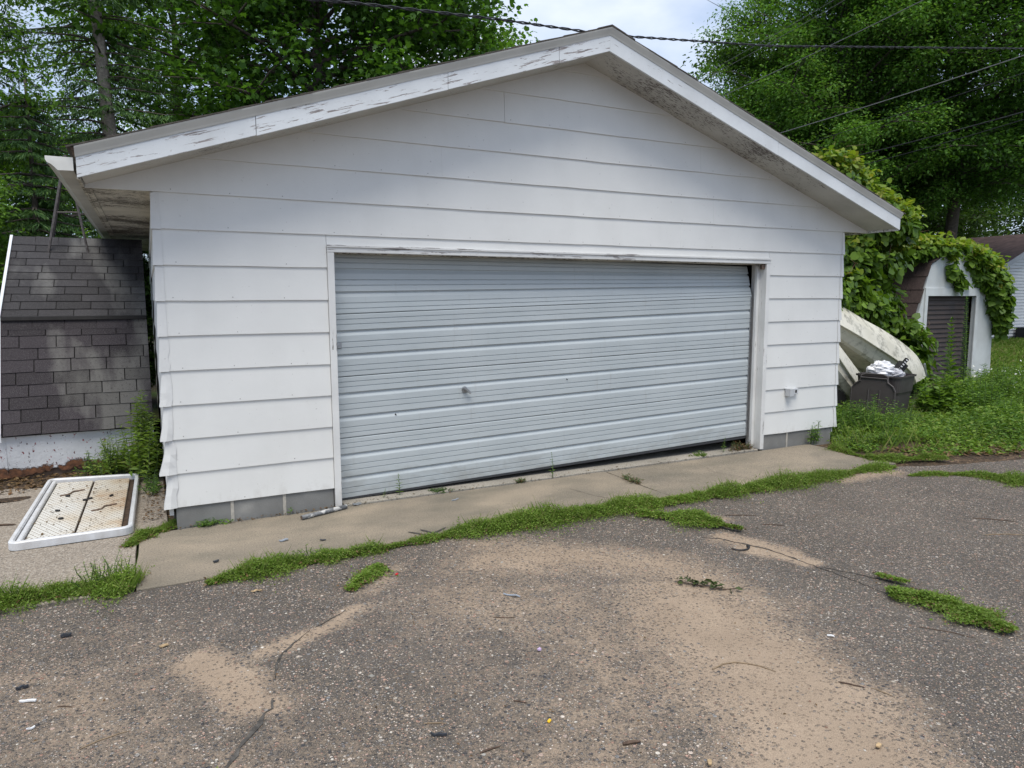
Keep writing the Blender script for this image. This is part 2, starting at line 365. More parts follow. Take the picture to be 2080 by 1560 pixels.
band([(1.5,-2.2),(2.0,-2.6),(2.0,-3.1),(1.8,-3.6)], .50, .50, 1.0)
band([(1.75,-3.6),(1.2,-3.95)], .44, .48, 1.0)
band([(1.3,-2.9),(1.1,-3.5)], .34, .30, 1.0)
band([(.08,-2.38),(.28,-2.62),(.30,-2.85)], .15, .92, .8)
band([(.42,-2.36),(.66,-2.17),(.86,-2.02)], .07, .85, .9)
band([(3.62,-2.02),(3.78,-2.38),(3.85,-2.78)], .09, .92, .8)
band([(3.75,-1.55),(3.95,-1.75)], .13, .80, .8)
band([(6.0,-1.36),(6.6,-1.40)], .12, .75, .8)
band([(-.9,-1.9),(-.5,-2.4),(-.1,-2.9),(.1,-3.4)], .55, .36, 1.0)
band([(.9,-1.75),(1.2,-1.5)], .10, .55, .9)
S = np.clip(S + .10*fbm(x, y, 31, 4, 2.2), .0, 1); S += .09
a = me.attributes.new('sand', 'FLOAT', 'POINT'); a.data.foreach_set('value', S.astype(np.float32))
me.polygons.foreach_set('use_smooth', [True]*len(me.polygons))
tag(link(bpy.data.objects.new('driveway', me)), 'worn grey asphalt driveway with drifts of tan sand in front of the garage', kind='structure')

def slab(name, x0, x1, y0, y1, z0, z1, m, parent, jit=.008, step=.22, seed=0):
    r = random.Random(seed); pts = []
    def edge(a, b):
        n = max(1, int(math.dist(a, b)/step))
        for i in range(n):
            f = i/n; j = 0 if i == 0 else r.uniform(-jit, jit)
            pts.append((a[0]+(b[0]-a[0])*f + (j if a[0] == b[0] else 0), a[1]+(b[1]-a[1])*f + (j if a[1] == b[1] else 0)))
    edge((x0,y0),(x1,y0)); edge((x1,y0),(x1,y1)); edge((x1,y1),(x0,y1)); edge((x0,y1),(x0,y0))
    n = len(pts); b = MB(); b.add([(p[0],p[1],z0) for p in pts]+[(p[0],p[1],z1) for p in pts],
        [tuple(reversed(range(n))), tuple(range(n,2*n))]+[(i,(i+1)%n,(i+1)%n+n,i+n) for i in range(n)])
    return b.build(name, m, parent, bevel=.006)
ap = tag(thing('concrete_apron', None, None, (3.4,-.6,0)), 'stained concrete apron slabs in front of the garage door', kind='structure')
slab('slab', -.236, 4.02, -1.19, -.035, -.12, 0.0, M_apron, ap, seed=1)
slab('slab', 4.045, 7.02, -1.18, -.035, -.12, -.004, M_apron, ap, seed=2)
slab('threshold_slab', 1.34, 6.20, -.02, 1.2, -.12, .012, M_floor, ap, jit=.004, seed=3)
sp_ = tag(thing('side_slab', None, None, (-2,0,0)), 'rough gritty concrete beside the garage under the white table top', kind='structure')
slab('slab', -7, -.246, -1.16, -.02, -.12, -.002, M_slab, sp_, jit=.003, seed=4)
slab('slab', -7, -.03, -.008, 2.05, -.12, -.006, M_slab, sp_, jit=.003, seed=5)
me, X, Y = grid_mesh('soil_bed', np.linspace(6.5, 13, 60), np.linspace(-1.9, 1.2, 36), lambda x, y: -.03 + .022*fbm(x, y, 5, 3, 3), M_soil)
tag(link(bpy.data.objects.new('soil_bed', me)), 'dark soil and dead leaf litter under the weeds right of the garage', kind='structure')
me, X, Y = grid_mesh('soil_bed', np.linspace(-3, -.02, 40), np.linspace(1.5, 2.7, 20), lambda x, y: -.012 + .022*fbm(x, y, 6, 3, 4), M_soil)
tag(link(bpy.data.objects.new('soil_bed', me)), 'dead leaves and dirt along the foot of the shingled shed', kind='structure')

# cracks: dark, slightly sunken seams filled with grit
M_crack = plain('crack_grit', (.075,.068,.060), .95, 0, .5, 30, .5)
def crack(pts, w, seed, z=-.004, label=''):
    r = random.Random(seed); P = [Vector((p[0], p[1], 0)) for p in pts]; Q = []
    for a, b in zip(P[:-1], P[1:]):
        n = max(2, int((b-a).length/.035))
        for i in range(n): Q.append(a.lerp(b, i/n) + Vector((r.uniform(-.009,.009), r.uniform(-.009,.009), 0)))
    Q.append(P[-1]); b = MB(); v = []; f = []
    zz = asph_z(np.array([q.x for q in Q]), np.array([q.y for q in Q]))
    for i, q in enumerate(Q):
        t = (Q[min(i+1,len(Q)-1)] - Q[max(i-1,0)]).normalized(); nrm = Vector((-t.y, t.x, 0)); ww = w*.62*r.uniform(.15, 1.35)*min(1, .25+4*min(i, len(Q)-1-i)/len(Q))
        z0 = float(zz[i])
        v += [tuple(q+nrm*ww+Vector((0,0,z0+.004))), tuple(q+Vector((0,0,z0+.0015))), tuple(q-nrm*ww+Vector((0,0,z0+.004)))]
        if i: k = 3*i; f += [(k-3,k-2,k+1,k),(k-2,k-1,k+2,k+1)]
    b.add(v, f); return tag(b.build('crack', M_crack), label, kind='structure')
crack([(.85,-2.05),(.74,-2.13),(.64,-2.19)], .006, 1, label='short crack in the asphalt by the left sand drift')
crack([(.60,-2.22),(.50,-2.32),(.41,-2.43),(.36,-2.64)], .008, 2, label='crack in the asphalt along the left sand drift')
crack([(.33,-2.80),(.31,-2.87),(.19,-3.04),(.09,-3.21),(-.02,-3.4),(-.1,-3.7)], .016, 3, label='wide crack in the asphalt at the bottom of the drive')
crack([(3.55,-2.0),(3.66,-2.12),(3.79,-2.43),(3.83,-2.97),(3.83,-3.3)], .010, 4, label='long crack in the asphalt running to the right grass patch')
crack([(3.84,-2.85),(3.95,-3.05),(4.0,-3.16),(4.07,-3.41)], .006, 5, label='thin branch of the long crack in the asphalt')
M_cr2 = plain('hairline_crack', (.12,.10,.08), .95, 0, .4, 30, .3)
def hairline(pts, seed, lab):
    r = random.Random(seed); b = MB(); Q = []
    for a, c in zip(pts[:-1], pts[1:]):
        for i in range(12): Q.append((a[0]+(c[0]-a[0])*i/12+r.uniform(-.006,.006), a[1]+(c[1]-a[1])*i/12+r.uniform(-.006,.006)))
    v = []; f = []
    for i, (x, y) in enumerate(Q):
        w_ = .0022*r.uniform(.3,1.4); v += [(x-w_,y-w_,.0045),(x+w_,y+w_,.0045)]
        if i: f.append((2*i-2,2*i-1,2*i+1,2*i))
    b.add(v, f); tag(b.build('crack', M_cr2), lab, kind='structure')
hairline([(3.35,-.45),(3.42,-.75),(3.60,-1.05)], 1, 'hairline crack across the apron right of the middle')
hairline([(5.1,-.2),(5.0,-.6),(5.15,-1.1)], 2, 'hairline crack in the right apron slab')
M_crackc = plain('apron_crack_grit', (.05,.045,.04), .95, 0, .5, 30, .5)

# ================================================================== GARAGE
CH = .2656; Z0 = .17; XR = 7.5; YB = 7.3
garage = thing('garage', 'white lap sided garage with a wide gable, crooked overhead door and peeling fascia', 'garage', (3.75, 3.6, 0))
def zsoff(x): return 2.572 + min(x + .432, XR + .432 - x)*1.416/4.198 + .026
# walls behind the boards
b = MB()
b.box(.02, 1.275, .014, .11, .16, 2.60); b.box(6.255, XR-.02, .014, .11, .16, 2.60)
xsw = [.02, 1.275, 6.255, XR-.02]
b.add([(.02,.014,2.6),(.02,.014,zsoff(0)),(3.75,.014,zsoff(3.75)+.02),(XR-.02,.014,zsoff(0)),(XR-.02,.014,2.6),(6.255,.014,2.6),(6.255,.014,2.20),(1.275,.014,2.20),(1.275,.014,2.6),
       (.02,.11,2.6),(.02,.11,zsoff(0)),(3.75,.11,zsoff(3.75)+.02),(XR-.02,.11,zsoff(0)),(XR-.02,.11,2.6),(6.255,.11,2.6),(6.255,.11,2.20),(1.275,.11,2.20),(1.275,.11,2.6)],
      [(0,1,2,3,4,5,6,7,8)[::-1],(9,10,11,12,13,14,15,16,17),(7,6,15,16),(5,6,15,14),(7,8,17,16)])
b.box(.02, .12, .112, YB, .0, 2.57); b.box(XR-.12, XR-.02, .112, YB, .0, 2.57); b.box(.122, XR-.122, YB-.1, YB-.002, .0, 2.57)
b.prism_y([(.02,2.572),(3.75,3.9),(XR-.02,2.572)], YB-.1, YB-.004)
b.build('wall', M_dark_in, garage)

def board(x0, x1, k, zt=None, seed=0, x0f=None):
    """one lapped board of course k, thin at the top, clipped by the sloping soffit"""
    r = random.Random(seed*31+k); z0 = Z0 + k*CH; z1 = (z0 + CH + .010) if zt is None else zt
    xs_ = [x0]; n = max(2, int((x1-x0)/.3))
    xs_ += [x0+(x1-x0)*i/n for i in range(1, n)] + [x1]
    pk = 3.75
    if x0 < pk < x1: xs_.append(pk)
    # exact crossing with the soffit line
    for zz in (z1, z0):
        xx = (zz-.026-2.572)*4.198/1.416 - .432
        for q in (xx, XR-xx):
            if x0 < q < x1: xs_.append(q)
    xs_ = sorted(set(round(q, 4) for q in xs_)); st = []
    for q in xs_:
        zb = z0 + (r.uniform(-.0022,.0022)); t_ = min(z1, zsoff(q))
        if t_ - zb > -.004: st.append((q, zb, t_))
    if len(st) < 2: return None
    m = MB()
    def yf(z): return -.0035 - .0135*max(0, min(1, 1-(z-z0)/CH))
    for (xa, ba, ta), (xb, bb, tb) in zip(st[:-1], st[1:]):
        pass
    v = []; f = []
    for q, zb, t_ in st:
        v += [(q,yf(zb),zb),(q,yf(t_),t_),(q,yf(t_)+.0125,t_),(q,yf(zb)+.0125,zb)]
    for i in range(len(st)-1):
        a, c = 4*i, 4*i+4
        f += [(a,c,c+1,a+1),(a+1,c+1,c+2,a+2),(a+2,c+2,c+3,a+3),(a+3,c+3,c,a)]
    f += [(0,1,2,3)]; e = 4*(len(st)-1); f += [(e+3,e+2,e+1,e)]
    m.add(v, f); return m.build('siding_board', M_siding, garage)
TL, TR, ZT = 1.262, 6.272, 2.213         # outside of the door trim
for k in range(7):
    board(.004, TL-.003, k, seed=1); board(TR+.003, XR-.004, k, seed=2)
board(.004, TL-.003, 7, seed=1); board(TR+.003, XR-.004, 7, seed=2)
# strip over the door head, the top of course 7
m = MB(); 
m.hexa([(TL,-.0085,ZT+.003),(TR,-.0085,ZT+.003),(TR,.004,ZT+.003),(TL,.004,ZT+.003),(TL,-.0035,2.305),(TR,-.0035,2.305),(TR,.009,2.305),(TL,.009,2.305)])
m.build('siding_board', M_siding, garage)
def course(k, joints):
    z0 = Z0+k*CH; e = max(.004-.44, 0.004)
    x0 = .004 if k < 10 else -.43; x1 = XR-.004 if k < 10 else XR+.43
    if k == 9: x0, x1 = -.425, XR+.425
    cut = [x0] + joints + [x1]
    for i, (a, c) in enumerate(zip(cut[:-1], cut[1:])): board(a+.0015, c-.0015, k, seed=10+i)
course(8, [4.981]); course(9, [.469, 5.427]); course(10, [2.302]); course(11, [5.229]); course(12, [2.9]); course(13, []); course(14, [])
nb_ = MB(); r = random.Random(77)
for k in range(0, 13):
    for i in range(19):
        x = .12 + i*.405 + r.uniform(-.02,.02); z = Z0+k*CH+.022+r.uniform(-.004,.004)
        if (k < 8 and 1.24 < x < 6.30) or z > zsoff(x)-.06 or x > XR-.05 or r.random() < .3: continue
        y = -.0035-.0135*(1-.08)
        nb_.add([(x-.0035,y-.0012,z-.0035),(x+.0035,y-.0012,z-.0035),(x+.0035,y-.0012,z+.0035),(x-.0035,y-.0012,z+.0035),(x-.0035,y+.002,z-.0035),(x+.0035,y+.002,z-.0035),(x+.0035,y+.002,z+.0035),(x-.0035,y+.002,z+.0035)],[(0,1,2,3),(0,4,5,1),(1,5,6,2),(2,6,7,3),(3,7,4,0)])
tag(nb_.build('nail_heads', plain('dull_nail', (.34,.33,.31), .6, .3, .5, 60, .1), garage), kind='stuff')
# little metal joint covers
for x, k in ((4.981,8),(.469,9),(5.427,9),(2.302,10),(5.229,11)):
    z0 = Z0+k*CH; zt = min(z0+CH-.002, zsoff(x)-.01)
    MB().hexa([(x-.016,-.0185,z0+.003),(x+.016,-.0185,z0+.003),(x+.016,-.012,z0+.003),(x-.016,-.012,z0+.003),(x-.016,-.0055,zt),(x+.016,-.0055,zt),(x+.016,.0,zt),(x-.016,.0,zt)]).build('joint_cover', M_siding, garage)
# side boards, left and right, lapped like the front
for sx, xw in ((-1, 0.0), (1, XR)):
    for k in range(9):
        z0 = Z0+k*CH; z1 = min(z0+CH+.01, 2.57)
        a, c = xw+sx*.0165, xw+sx*.004; a2, c2 = xw+sx*.003, xw-sx*.009
        MB().hexa([(a,.016,z0),(a2,.016,z0),(a2,YB,z0),(a,YB,z0),(c,.016,z1),(c2,.016,z1),(c2,YB,z1),(c,YB,z1)]).build('side_board', M_siding, garage)
# metal corner caps, the lowest ones bent away from the wall
M_cap = painted('corner_cap_paint', (.70,.695,.675), (.32,.30,.28), .35, (5,5,5), nscale=5, big=2)
def cap(k, flare, seed, sx=-1, w=.048):
    r = random.Random(seed); z0 = Z0+k*CH-.004; z1 = z0+CH-.004; m = MB(); rows = 5; xw = 0.0 if sx < 0 else XR; v = []; f = []
    for i in range(rows+1):
        q = i/rows; z = z0+(z1-z0)*q; y = -.021+.0125*q - flare*.5*(1-q)*r.uniform(.7,1.1); xo = xw + sx*(.021 - .012*q + flare*(1-q)**1.3*r.uniform(.8,1.2))
        xi = xw - sx*(w + r.uniform(-.004,.004)*(flare > 0)*3)
        v += [(xi, -.020+.013*q-.0015 - flare*.12*r.random(), z), ((xi+xo)/2, y - flare*.25*r.random(), z), (xo, y, z), (xo+sx*.001, .045+flare*.2, z)]
        if i:
            a = 4*i-4; c = 4*i; f += [(a+j, a+j+1, c+j+1, c+j) for j in range(3)]
    m.add(v, f); o = m.build('corner_cap', M_cap, garage); s = o.modifiers.new('thick', 'SOLIDIFY'); s.thickness = .0016; s.offset = 1
for k, fl in enumerate((.026,.040,.022,.016,.004,0,0,0,0)): cap(k, fl, k)
for k in range(9): cap(k, .006 if k == 0 else 0, 40+k, 1, .030)
# bare corner board that shows behind the bent caps
MB().box(-.012, .018, .02, .11, .1, 2.56).build('corner_board', M_trim, garage)
MB().box(XR-.018, XR+.0, .018, .11, .1, 2.56).build('corner_board', M_trim, garage)

# concrete block footing, front and sides
for xa, xb in ((.035, .44), (.443, .845), (.848, 1.255)): MB().box(xa, xb, .0, .15, -.15, .185).build('concrete_block', M_block, garage, bevel=.004)
for xa, xb in ((6.275, 6.68), (6.683, 7.085), (7.088, 7.45)): MB().box(xa, xb, .0, .15, -.15, .185).build('concrete_block', M_block, garage, bevel=.004)
M_mortar = plain('mortar', (.40,.37,.32), .95, 0, .25, 20, .4)
for xa in (.4415, .8465, 6.6815, 7.0865): MB().box(xa-.012, xa+.012, -.004, -.0008, -.1, .172).build('mortar_joint', M_mortar, garage)
for j in range(18):
    y0 = .153 + j*.395
    for xw in (.035, XR-.15): MB().box(xw, xw+.115, y0, y0+.392, -.15, .168).build('concrete_block', M_block, garage)

# door trim and jambs
def trim_v(x0, x1, z1, r0): 
    b = MB(); b.box(x0, x1, -.030, .012, .012, z1); return b
MB().box(TL, 1.318, -.030, .012, .006, 2.152).build('door_trim', M_trim, garage, bevel=.004)
MB().box(6.216, TR, -.030, .012, .006, 2.152).build('door_trim', M_trim, garage, bevel=.004)
MB().box(TL, TR, -.030, .012, 2.154, ZT).build('door_head_trim', M_trim_h, garage, bevel=.004)
MB().box(TL-.004, TR+.004, -.040, .012, ZT-.018, ZT+.002).build('drip_cap', M_trim_h, garage, bevel=.003)
MB().box(1.277, 1.316, .0125, .20, .006, 2.15).build('door_jamb', M_trim, garage, bevel=.002)
MB().box(6.218, 6.254, .0125, .20, .006, 2.15).build('door_jamb', M_trim, garage, bevel=.002)
MB().box(6.175, 6.2165, .070, .110, .010, 2.13).build('door_stop', M_trim, garage, bevel=.003)
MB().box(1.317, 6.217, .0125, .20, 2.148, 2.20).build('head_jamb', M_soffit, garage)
MB().box(6.17, 6.215, -.006, .030, 2.095, 2.150).build('stop_bracket', M_rust, garage, bevel=.004)

# ---- overhead door, hanging crooked: right side raised, top section leaning in
door = bpy.data.objects.new('garage_door', None); door.matrix_basis = Matrix.Translation((3.7,.12,0)); link(door, garage)
tag(door, 'pale grey ribbed steel overhead door hung crooked, raised at its right end')
lz = [2.181, 1.641, 1.101, .562, .022]; rz = [2.335, 1.783, 1.222, .680, .148]
XD0, XD1, YD = 1.322, 6.168, .125
def rib_profile():
    P = [(0, .016), (.010, .002), (.018, 0)]
    def thin(s): P.extend([(s-.0075, 0), (s-.001, .0075), (s+.004, .0075), (s+.010, 0)])
    def deep(s): P.extend([(s-.008, -.001), (s-.004, .017), (s+.020, .018), (s+.080, .001), (s+.088, 0)])
    thin(.085); thin(.166); deep(.262); thin(.445); thin(.535); deep(.640); thin(.825); thin(.915)
    P.extend([(.984, 0), (.992, .002), (.9985, .018)]); return P
PROF = rib_profile()
for i in range(4):
    m = MB(); v = []; f = []; nx = 13; r = random.Random(i+3)
    wob = [[r.uniform(-.0022,.0022) for _ in range(nx+1)] for _ in range(2)]
    for (s, d) in PROF + [(1.0, .045), (0.0, .045)]:
        for j in range(nx+1):
            u = j/nx; xa = XD0+(XD1-XD0)*u - (.010*(1-s) if i == 0 else 0)*u
            zt = lz[i]+(rz[i]-lz[i])*u; zb = lz[i+1]+(rz[i+1]-lz[i+1])*u
            y = YD + d + wob[0][j]*(1-s) + wob[1][j]*s + .012*u
            z = zt+(zb-zt)*s
            if i == 0:
                y += (1-s)*(.035+.045*u); z -= (1-s)*(.012+.185*u)
            v.append((xa, y, z))
    n = len(PROF)+2
    for a in range(n):
        c = (a+1) % n
        for j in range(nx): f.append((a*(nx+1)+j, c*(nx+1)+j, c*(nx+1)+j+1, a*(nx+1)+j+1))
    f.append(tuple(a*(nx+1) for a in range(n))); f.append(tuple(a*(nx+1)+nx for a in reversed(range(n))))
    m.add(v, f); m.build('door_section', M_door, door)
# end stiles, T handle, keeper plate, bottom seal, dents
b = MB()
for (a, c) in ((1.783,1.222),(1.222,.680),(.680,.150)): b.hexa([(6.146,.133,c+.004),(6.172,.133,c+.004),(6.172,.19,c+.004),(6.146,.19,c+.004),(6.148,.133,a-.004),(6.174,.133,a-.004),(6.174,.19,a-.004),(6.148,.19,a-.004)])
b.build('end_stile', M_metal, door)
b = MB(); rm = Matrix.Rotation(R(40), 3, 'Y')
b.obox((2.548,.088,.922), .092, .020, .022, rm); b.tube([(2.535,.128,.925),(2.535,.090,.925)], .013, 10); b.tube([(2.535,.1275,.925),(2.535,.118,.925)], .030, 14)
b.build('latch_handle', M_metal, door, bevel=.003)
b = MB(); b.box(1.330,1.392,.116,.124,1.352,1.400); b.tube([(1.358,.122,1.376),(1.358,.106,1.376)], .013, 8); b.build('keeper_plate', M_metal, door, bevel=.002)
b = MB(); b.hexa([(1.325,.118,.0145),(6.16,.125,.125),(6.16,.185,.125),(1.325,.180,.0145),(1.325,.124,.030),(6.16,.135,.146),(6.16,.18,.146),(1.325,.175,.030)])
b.build('bottom_seal', M_black, door)
for x, z in ((3.661,.962),(1.86,.74)):
    MB().tube([(x,.134,z),(x+.004,.118,z-.006)], [.007,.003], 7).build('dent_mark', M_black, door)  # small black studs stand in for the dark of dents

# ---- outlet box on the right-hand siding
b = MB(); b.box(6.605,6.675,-.095,-.014,.612,.705); ob = b.build('outlet_box', plain('outlet_plastic', (.42,.43,.44), .5), garage, bevel=.005)
MB().box(6.676,6.790,-.050,-.012,.628,.700).build('outlet_cover', plain('outlet_cover_plastic', (.55,.56,.57), .4), ob, bevel=.004)
b = MB()
for q in (6.700, 6.748):
    b.box(q-.012, q+.012, -.0535, -.0505, .648, .682)
b.build('socket', M_black, ob)

# ---- soffits, fascia, drip edges
sl = 1.416/4.198; YF = -.43
def rake(name, side, pts, y0, y1, m, bev=0):
    """a piece given as (distance along the eave-to-ridge run, height above the fascia foot line) quads"""
    b = MB(); P = []
    for run, h in pts:
        x = -.436+run if side < 0 else XR+.436-run
        P.append((x, 2.561+run*sl+h))
    if side > 0: P = P[::-1]
    b.prism_y(P, y0, y1); return b.build(name, m, garage, bevel=bev)
RUN = 4.186
for side, cuts, mm in ((-1, [0, 1.13, 2.62, 3.66, RUN], M_fasl), (1, [0, 2.05, RUN], M_fasr)):
    for i, (a, c) in enumerate(zip(cuts[:-1], cuts[1:])):
        e = .0018 if i < len(cuts)-2 else 0.0
        j = (.004, -.003, .002, .0)[i % 4]
        rake('fascia_board', side, [(a+(.0018 if i else 0), j), (c-e, j*.3), (c-e, .140), (a+(.0018 if i else 0), .140)], YF-(.002 if i % 2 else 0), YF+.020, mm, .002)
    # painted metal drip strip, flaring outward at its top
    b = MB(); v = []
    for run in (0, RUN+.0):
        x = -.440+run if side < 0 else XR+.440-run
        if run: x = 3.75
        z = 2.561+run*sl
        for yy, h in ((YF-.006,.134),(YF-.012,.150),(YF-.030,.186),(YF-.034,.198),(YF+.03,.202),(YF+.03,.150)): v.append((x, yy, z+h))
    n = 6; f = [(i, (i+1)%n, (i+1)%n+n, i+n) for i in range(n)] + [tuple(range(n))[::-1], tuple(range(n, 2*n))]
    b.add(v, f); b.build('drip_edge', M_drip, garage)
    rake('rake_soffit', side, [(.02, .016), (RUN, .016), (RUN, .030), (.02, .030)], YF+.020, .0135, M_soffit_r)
for sx, xw in ((-1, -.432), (1, XR+.432)):
    xa, xb = (xw, 0.0) if sx < 0 else (XR, xw)
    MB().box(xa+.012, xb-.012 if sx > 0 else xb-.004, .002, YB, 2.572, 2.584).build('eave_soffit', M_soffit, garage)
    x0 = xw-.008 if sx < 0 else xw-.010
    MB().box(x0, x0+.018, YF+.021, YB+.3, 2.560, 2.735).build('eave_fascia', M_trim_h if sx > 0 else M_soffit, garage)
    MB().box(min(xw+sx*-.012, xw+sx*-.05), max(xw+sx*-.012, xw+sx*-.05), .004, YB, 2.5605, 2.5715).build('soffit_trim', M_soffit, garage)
# closing triangles of the boxed eaves, in the plane of the wall
# (course 9 boards already reach out there)
# ---- roof: deck and courses of shingles, ragged at the rake
b = MB()
b.prism_y([(-.46,2.735),(3.75,4.158),(XR+.46,2.735),(XR+.46,2.752),(3.75,4.176),(-.46,2.752)], YF-.012, YB+.4); b.build('roof_deck', M_wood_dark, garage)
r = random.Random(5); nc = 17; ln = math.hypot(4.25, 4.25*sl)
for side in (-1, 1):
    for i in range(nc):
        a0 = i/nc; a1 = min(1.0, (i+1.35)/nc); y0 = YF-.026 - r.uniform(0,.014)
        def P(a, h, side=side):
            run = a*4.235; x = -.485+run; z = 2.728+run*sl
            return (x if side < 0 else XR-x, z+h)
        p = [P(a0,.020), P(a1,.016), P(a1,.022), P(a0,.031)]
        if side > 0: p = p[::-1]
        MB().prism_y(p, y0, YB+.42).build('shingle_course', M_shingle_roof, garage)
b = MB(); b.prism_y([(3.60,4.128),(3.75,4.180),(3.90,4.128),(3.90,4.138),(3.75,4.190),(3.60,4.138)], YF-.036, YB+.43); b.build('ridge_cap', M_shingle_roof, garage)
# ---- gutter along the left eave
prof = [(-.452,2.690),(-.452,2.606),(-.540,2.604),(-.556,2.622),(-.575,2.640),(-.598,2.652),(-.606,2.668),(-.606,2.690),(-.592,2.692)]
b = MB(); n = len(prof); v = [(x,YF-.0,z) for x,z in prof]+[(x,YB+.25,z) for x,z in prof]
b.add(v, [(i,i+1,i+1+n,i+n) for i in range(n-1)]); g = b.build('gutter', M_gutter_old, garage)
s = g.modifiers.new('thick','SOLIDIFY'); s.thickness = .002
b = MB(); b.prism_y([(x*1.0,z) for x,z in prof[:8]], YF-.006, YF-.001); b.build('gutter_end_cap', M_gutter, garage)
b = MB()
for y in (1.2, 3.0, 4.8, 6.6): b.box(-.608,-.450,y,y+.02,2.686,2.690)
b.build('gutter_strap', M_metal, garage)

# ================================================================== SHINGLED SHED ON THE LEFT
shed = thing('shingle_shed', 'leaning old shed with worn dark shingles and a rotten white foot, left of the garage', 'shed', (-.75, 4.2, 0))
SX0, SX1 = -1.42, -.09
E0 = (2.40, .44); E1 = (2.93, 1.585); E2 = (4.18, 2.50)       # eave, break, ridge in y,z
def mat_shingle(name, dark, light):
    m, t, p = newmat(name); v = coords(t)
    oi = node(t, 'ShaderNodeObjectInfo'); var = ramp(t, oi.outputs['Random'], [(0, .75), (1, 1.25)])
    big = noise(t, coords(t, (2.4, .9, .8)), 1.15, 4, .5); so = node(t, 'ShaderNodeSeparateXYZ'); t.links.new(v, so.inputs[0]); big = mth(t, 'ADD', big, mth(t, 'MULTIPLY', mth(t, 'ADD', so.outputs['X'], .62), .16)); c = ramp(t, big, [(.49, dark), (.62, light)])
    wear = ramp(t, noise(t, v, 38, 5, .65), [(.55, 0), (.72, .65)]); c = mix(t, wear, c, (.015,.013,.013))
    c = mix(t, 1.0, c, var, 'MULTIPLY'); gr = noise(t, v, 320, 2); c = mix(t, ramp(t, gr, [(.56, 0), (.70, .45)]), c, (.30,.29,.28))
    setc(t, p, c, .92, 0, .2); bump(t, p, gr, .6, .003); return m
M_sh_lo = mat_shingle('lower_shingle_granules', (.035,.030,.034), (.112,.108,.102))
M_sh_up = mat_shingle('upper_shingle_granules', (.036,.034,.036), (.100,.097,.093))
M_felt = plain('shingle_felt', (.012,.011,.011), .95, 0, .3, 20, .3)
def slope_part(name, a, c, m, th=.025, parent=shed, x0=SX0, x1=SX1):
    d = Vector((0, c[0]-a[0], c[1]-a[1])).normalized(); n = Vector((0, -d.z, d.y))
    b = MB(); p = []
    for o in (-th, 0):
        for x, q in ((x0, a), (x1, a), (x1, c), (x0, c)): p.append((x, q[0]+n.y*o, q[1]+n.z*o))
    b.hexa([p[0],p[1],p[2],p[3],p[4],p[5],p[6],p[7]]); return b.build(name, m, parent)
slope_part('lower_roof_deck', E0, E1, M_felt); slope_part('upper_roof_deck', E1, E2, M_felt)
BK2 = (2*E2[0]-E1[0], E1[1]); BK3 = (2*E2[0]-E0[0], E0[1])
slope_part('back_roof', BK2, E2, M_felt); slope_part('back_roof', BK3, BK2, M_felt)
def tile_rows(a, c, rows, m, tab=.322, seed=1, x0=SX0, x1=SX1, parent=None, th=.007, skip=None):
    parent = parent or shed
    r = random.Random(seed); d = Vector((0, c[0]-a[0], c[1]-a[1])); ln_ = d.length; d.normalize(); n = Vector((0, -d.z, d.y)); ex = ln_/rows
    for i in range(rows):
        off = (i % 2)*tab*.5 + (i//2 % 3)*.06 + r.uniform(-.01,.01); x = x0 - tab + off
        while x < x1:
            xa, xb = max(x+.005, x0), min(x+tab-.005, x1)
            if xb-xa > .03:
                s0 = i*ex + r.uniform(-.004,.004); s1 = s0+ex*1.02; lift = .004 + r.uniform(0,.003)
                dz = [r.uniform(-.004,.004) for _ in range(2)]
                p = []
                for h0, h1 in ((.001, .0012), (th+lift, th*.55+.001)):
                    for xx, s, h in ((xa, s0+dz[0], h0), (xb, s0+dz[1], h0), (xb, s1, h1), (xa, s1, h1)):
                        q = Vector((xx, a[0], a[1])) + d*s + n*h; p.append(tuple(q))
                if not (skip and r.random() < skip): MB().hexa(p).build('shingle', m, parent)
            x += tab
tile_rows(E0, (E1[0]-.03, E1[1]-.06), 9, M_sh_lo, seed=2)
tile_rows((E1[0], E1[1]+.0), (E2[0]-.02, E2[1]-.015), 11, M_sh_up, seed=3)
# lip over the break: upper courses oversail the lower slope; a bent strip of shingles just below it
for i in range(5):
    x0 = SX0 + i*.29 - .02; x1 = min(x0+.285, SX1); x0 = max(x0, SX0)
    MB().hexa([(x0,2.862,1.468),(x1,2.862,1.468),(x1,2.90,1.47),(x0,2.90,1.47),(x0,2.905,1.562),(x1,2.905,1.562),(x1,2.94,1.555),(x0,2.94,1.555)]).build('break_shingle', M_sh_lo, shed)
MB().hexa([(SX0,2.880,1.566),(SX1,2.880,1.566),(SX1,2.96,1.556),(SX0,2.96,1.556),(SX0,2.905,1.598),(SX1,2.905,1.598),(SX1,2.96,1.61),(SX0,2.96,1.61)]).build('drip_batten', M_felt, shed)
r = random.Random(8)
for i in range(6):
    x0 = SX0 + i*.225; x1 = min(x0+.22, SX1)
    b = MB(); z = E2[1]; b.hexa([(x0,E2[0]-.13,z-.085),(x1,E2[0]-.13,z-.082),(x1,E2[0]+.12,z-.075),(x0,E2[0]+.12,z-.075),(x0,E2[0]-.01,z+.012+r.uniform(0,.01)),(x1,E2[0]-.01,z+.014),(x1,E2[0]+.01,z+.014),(x0,E2[0]+.01,z+.012)])
    b.build('ridge_shingle', M_sh_up, shed)
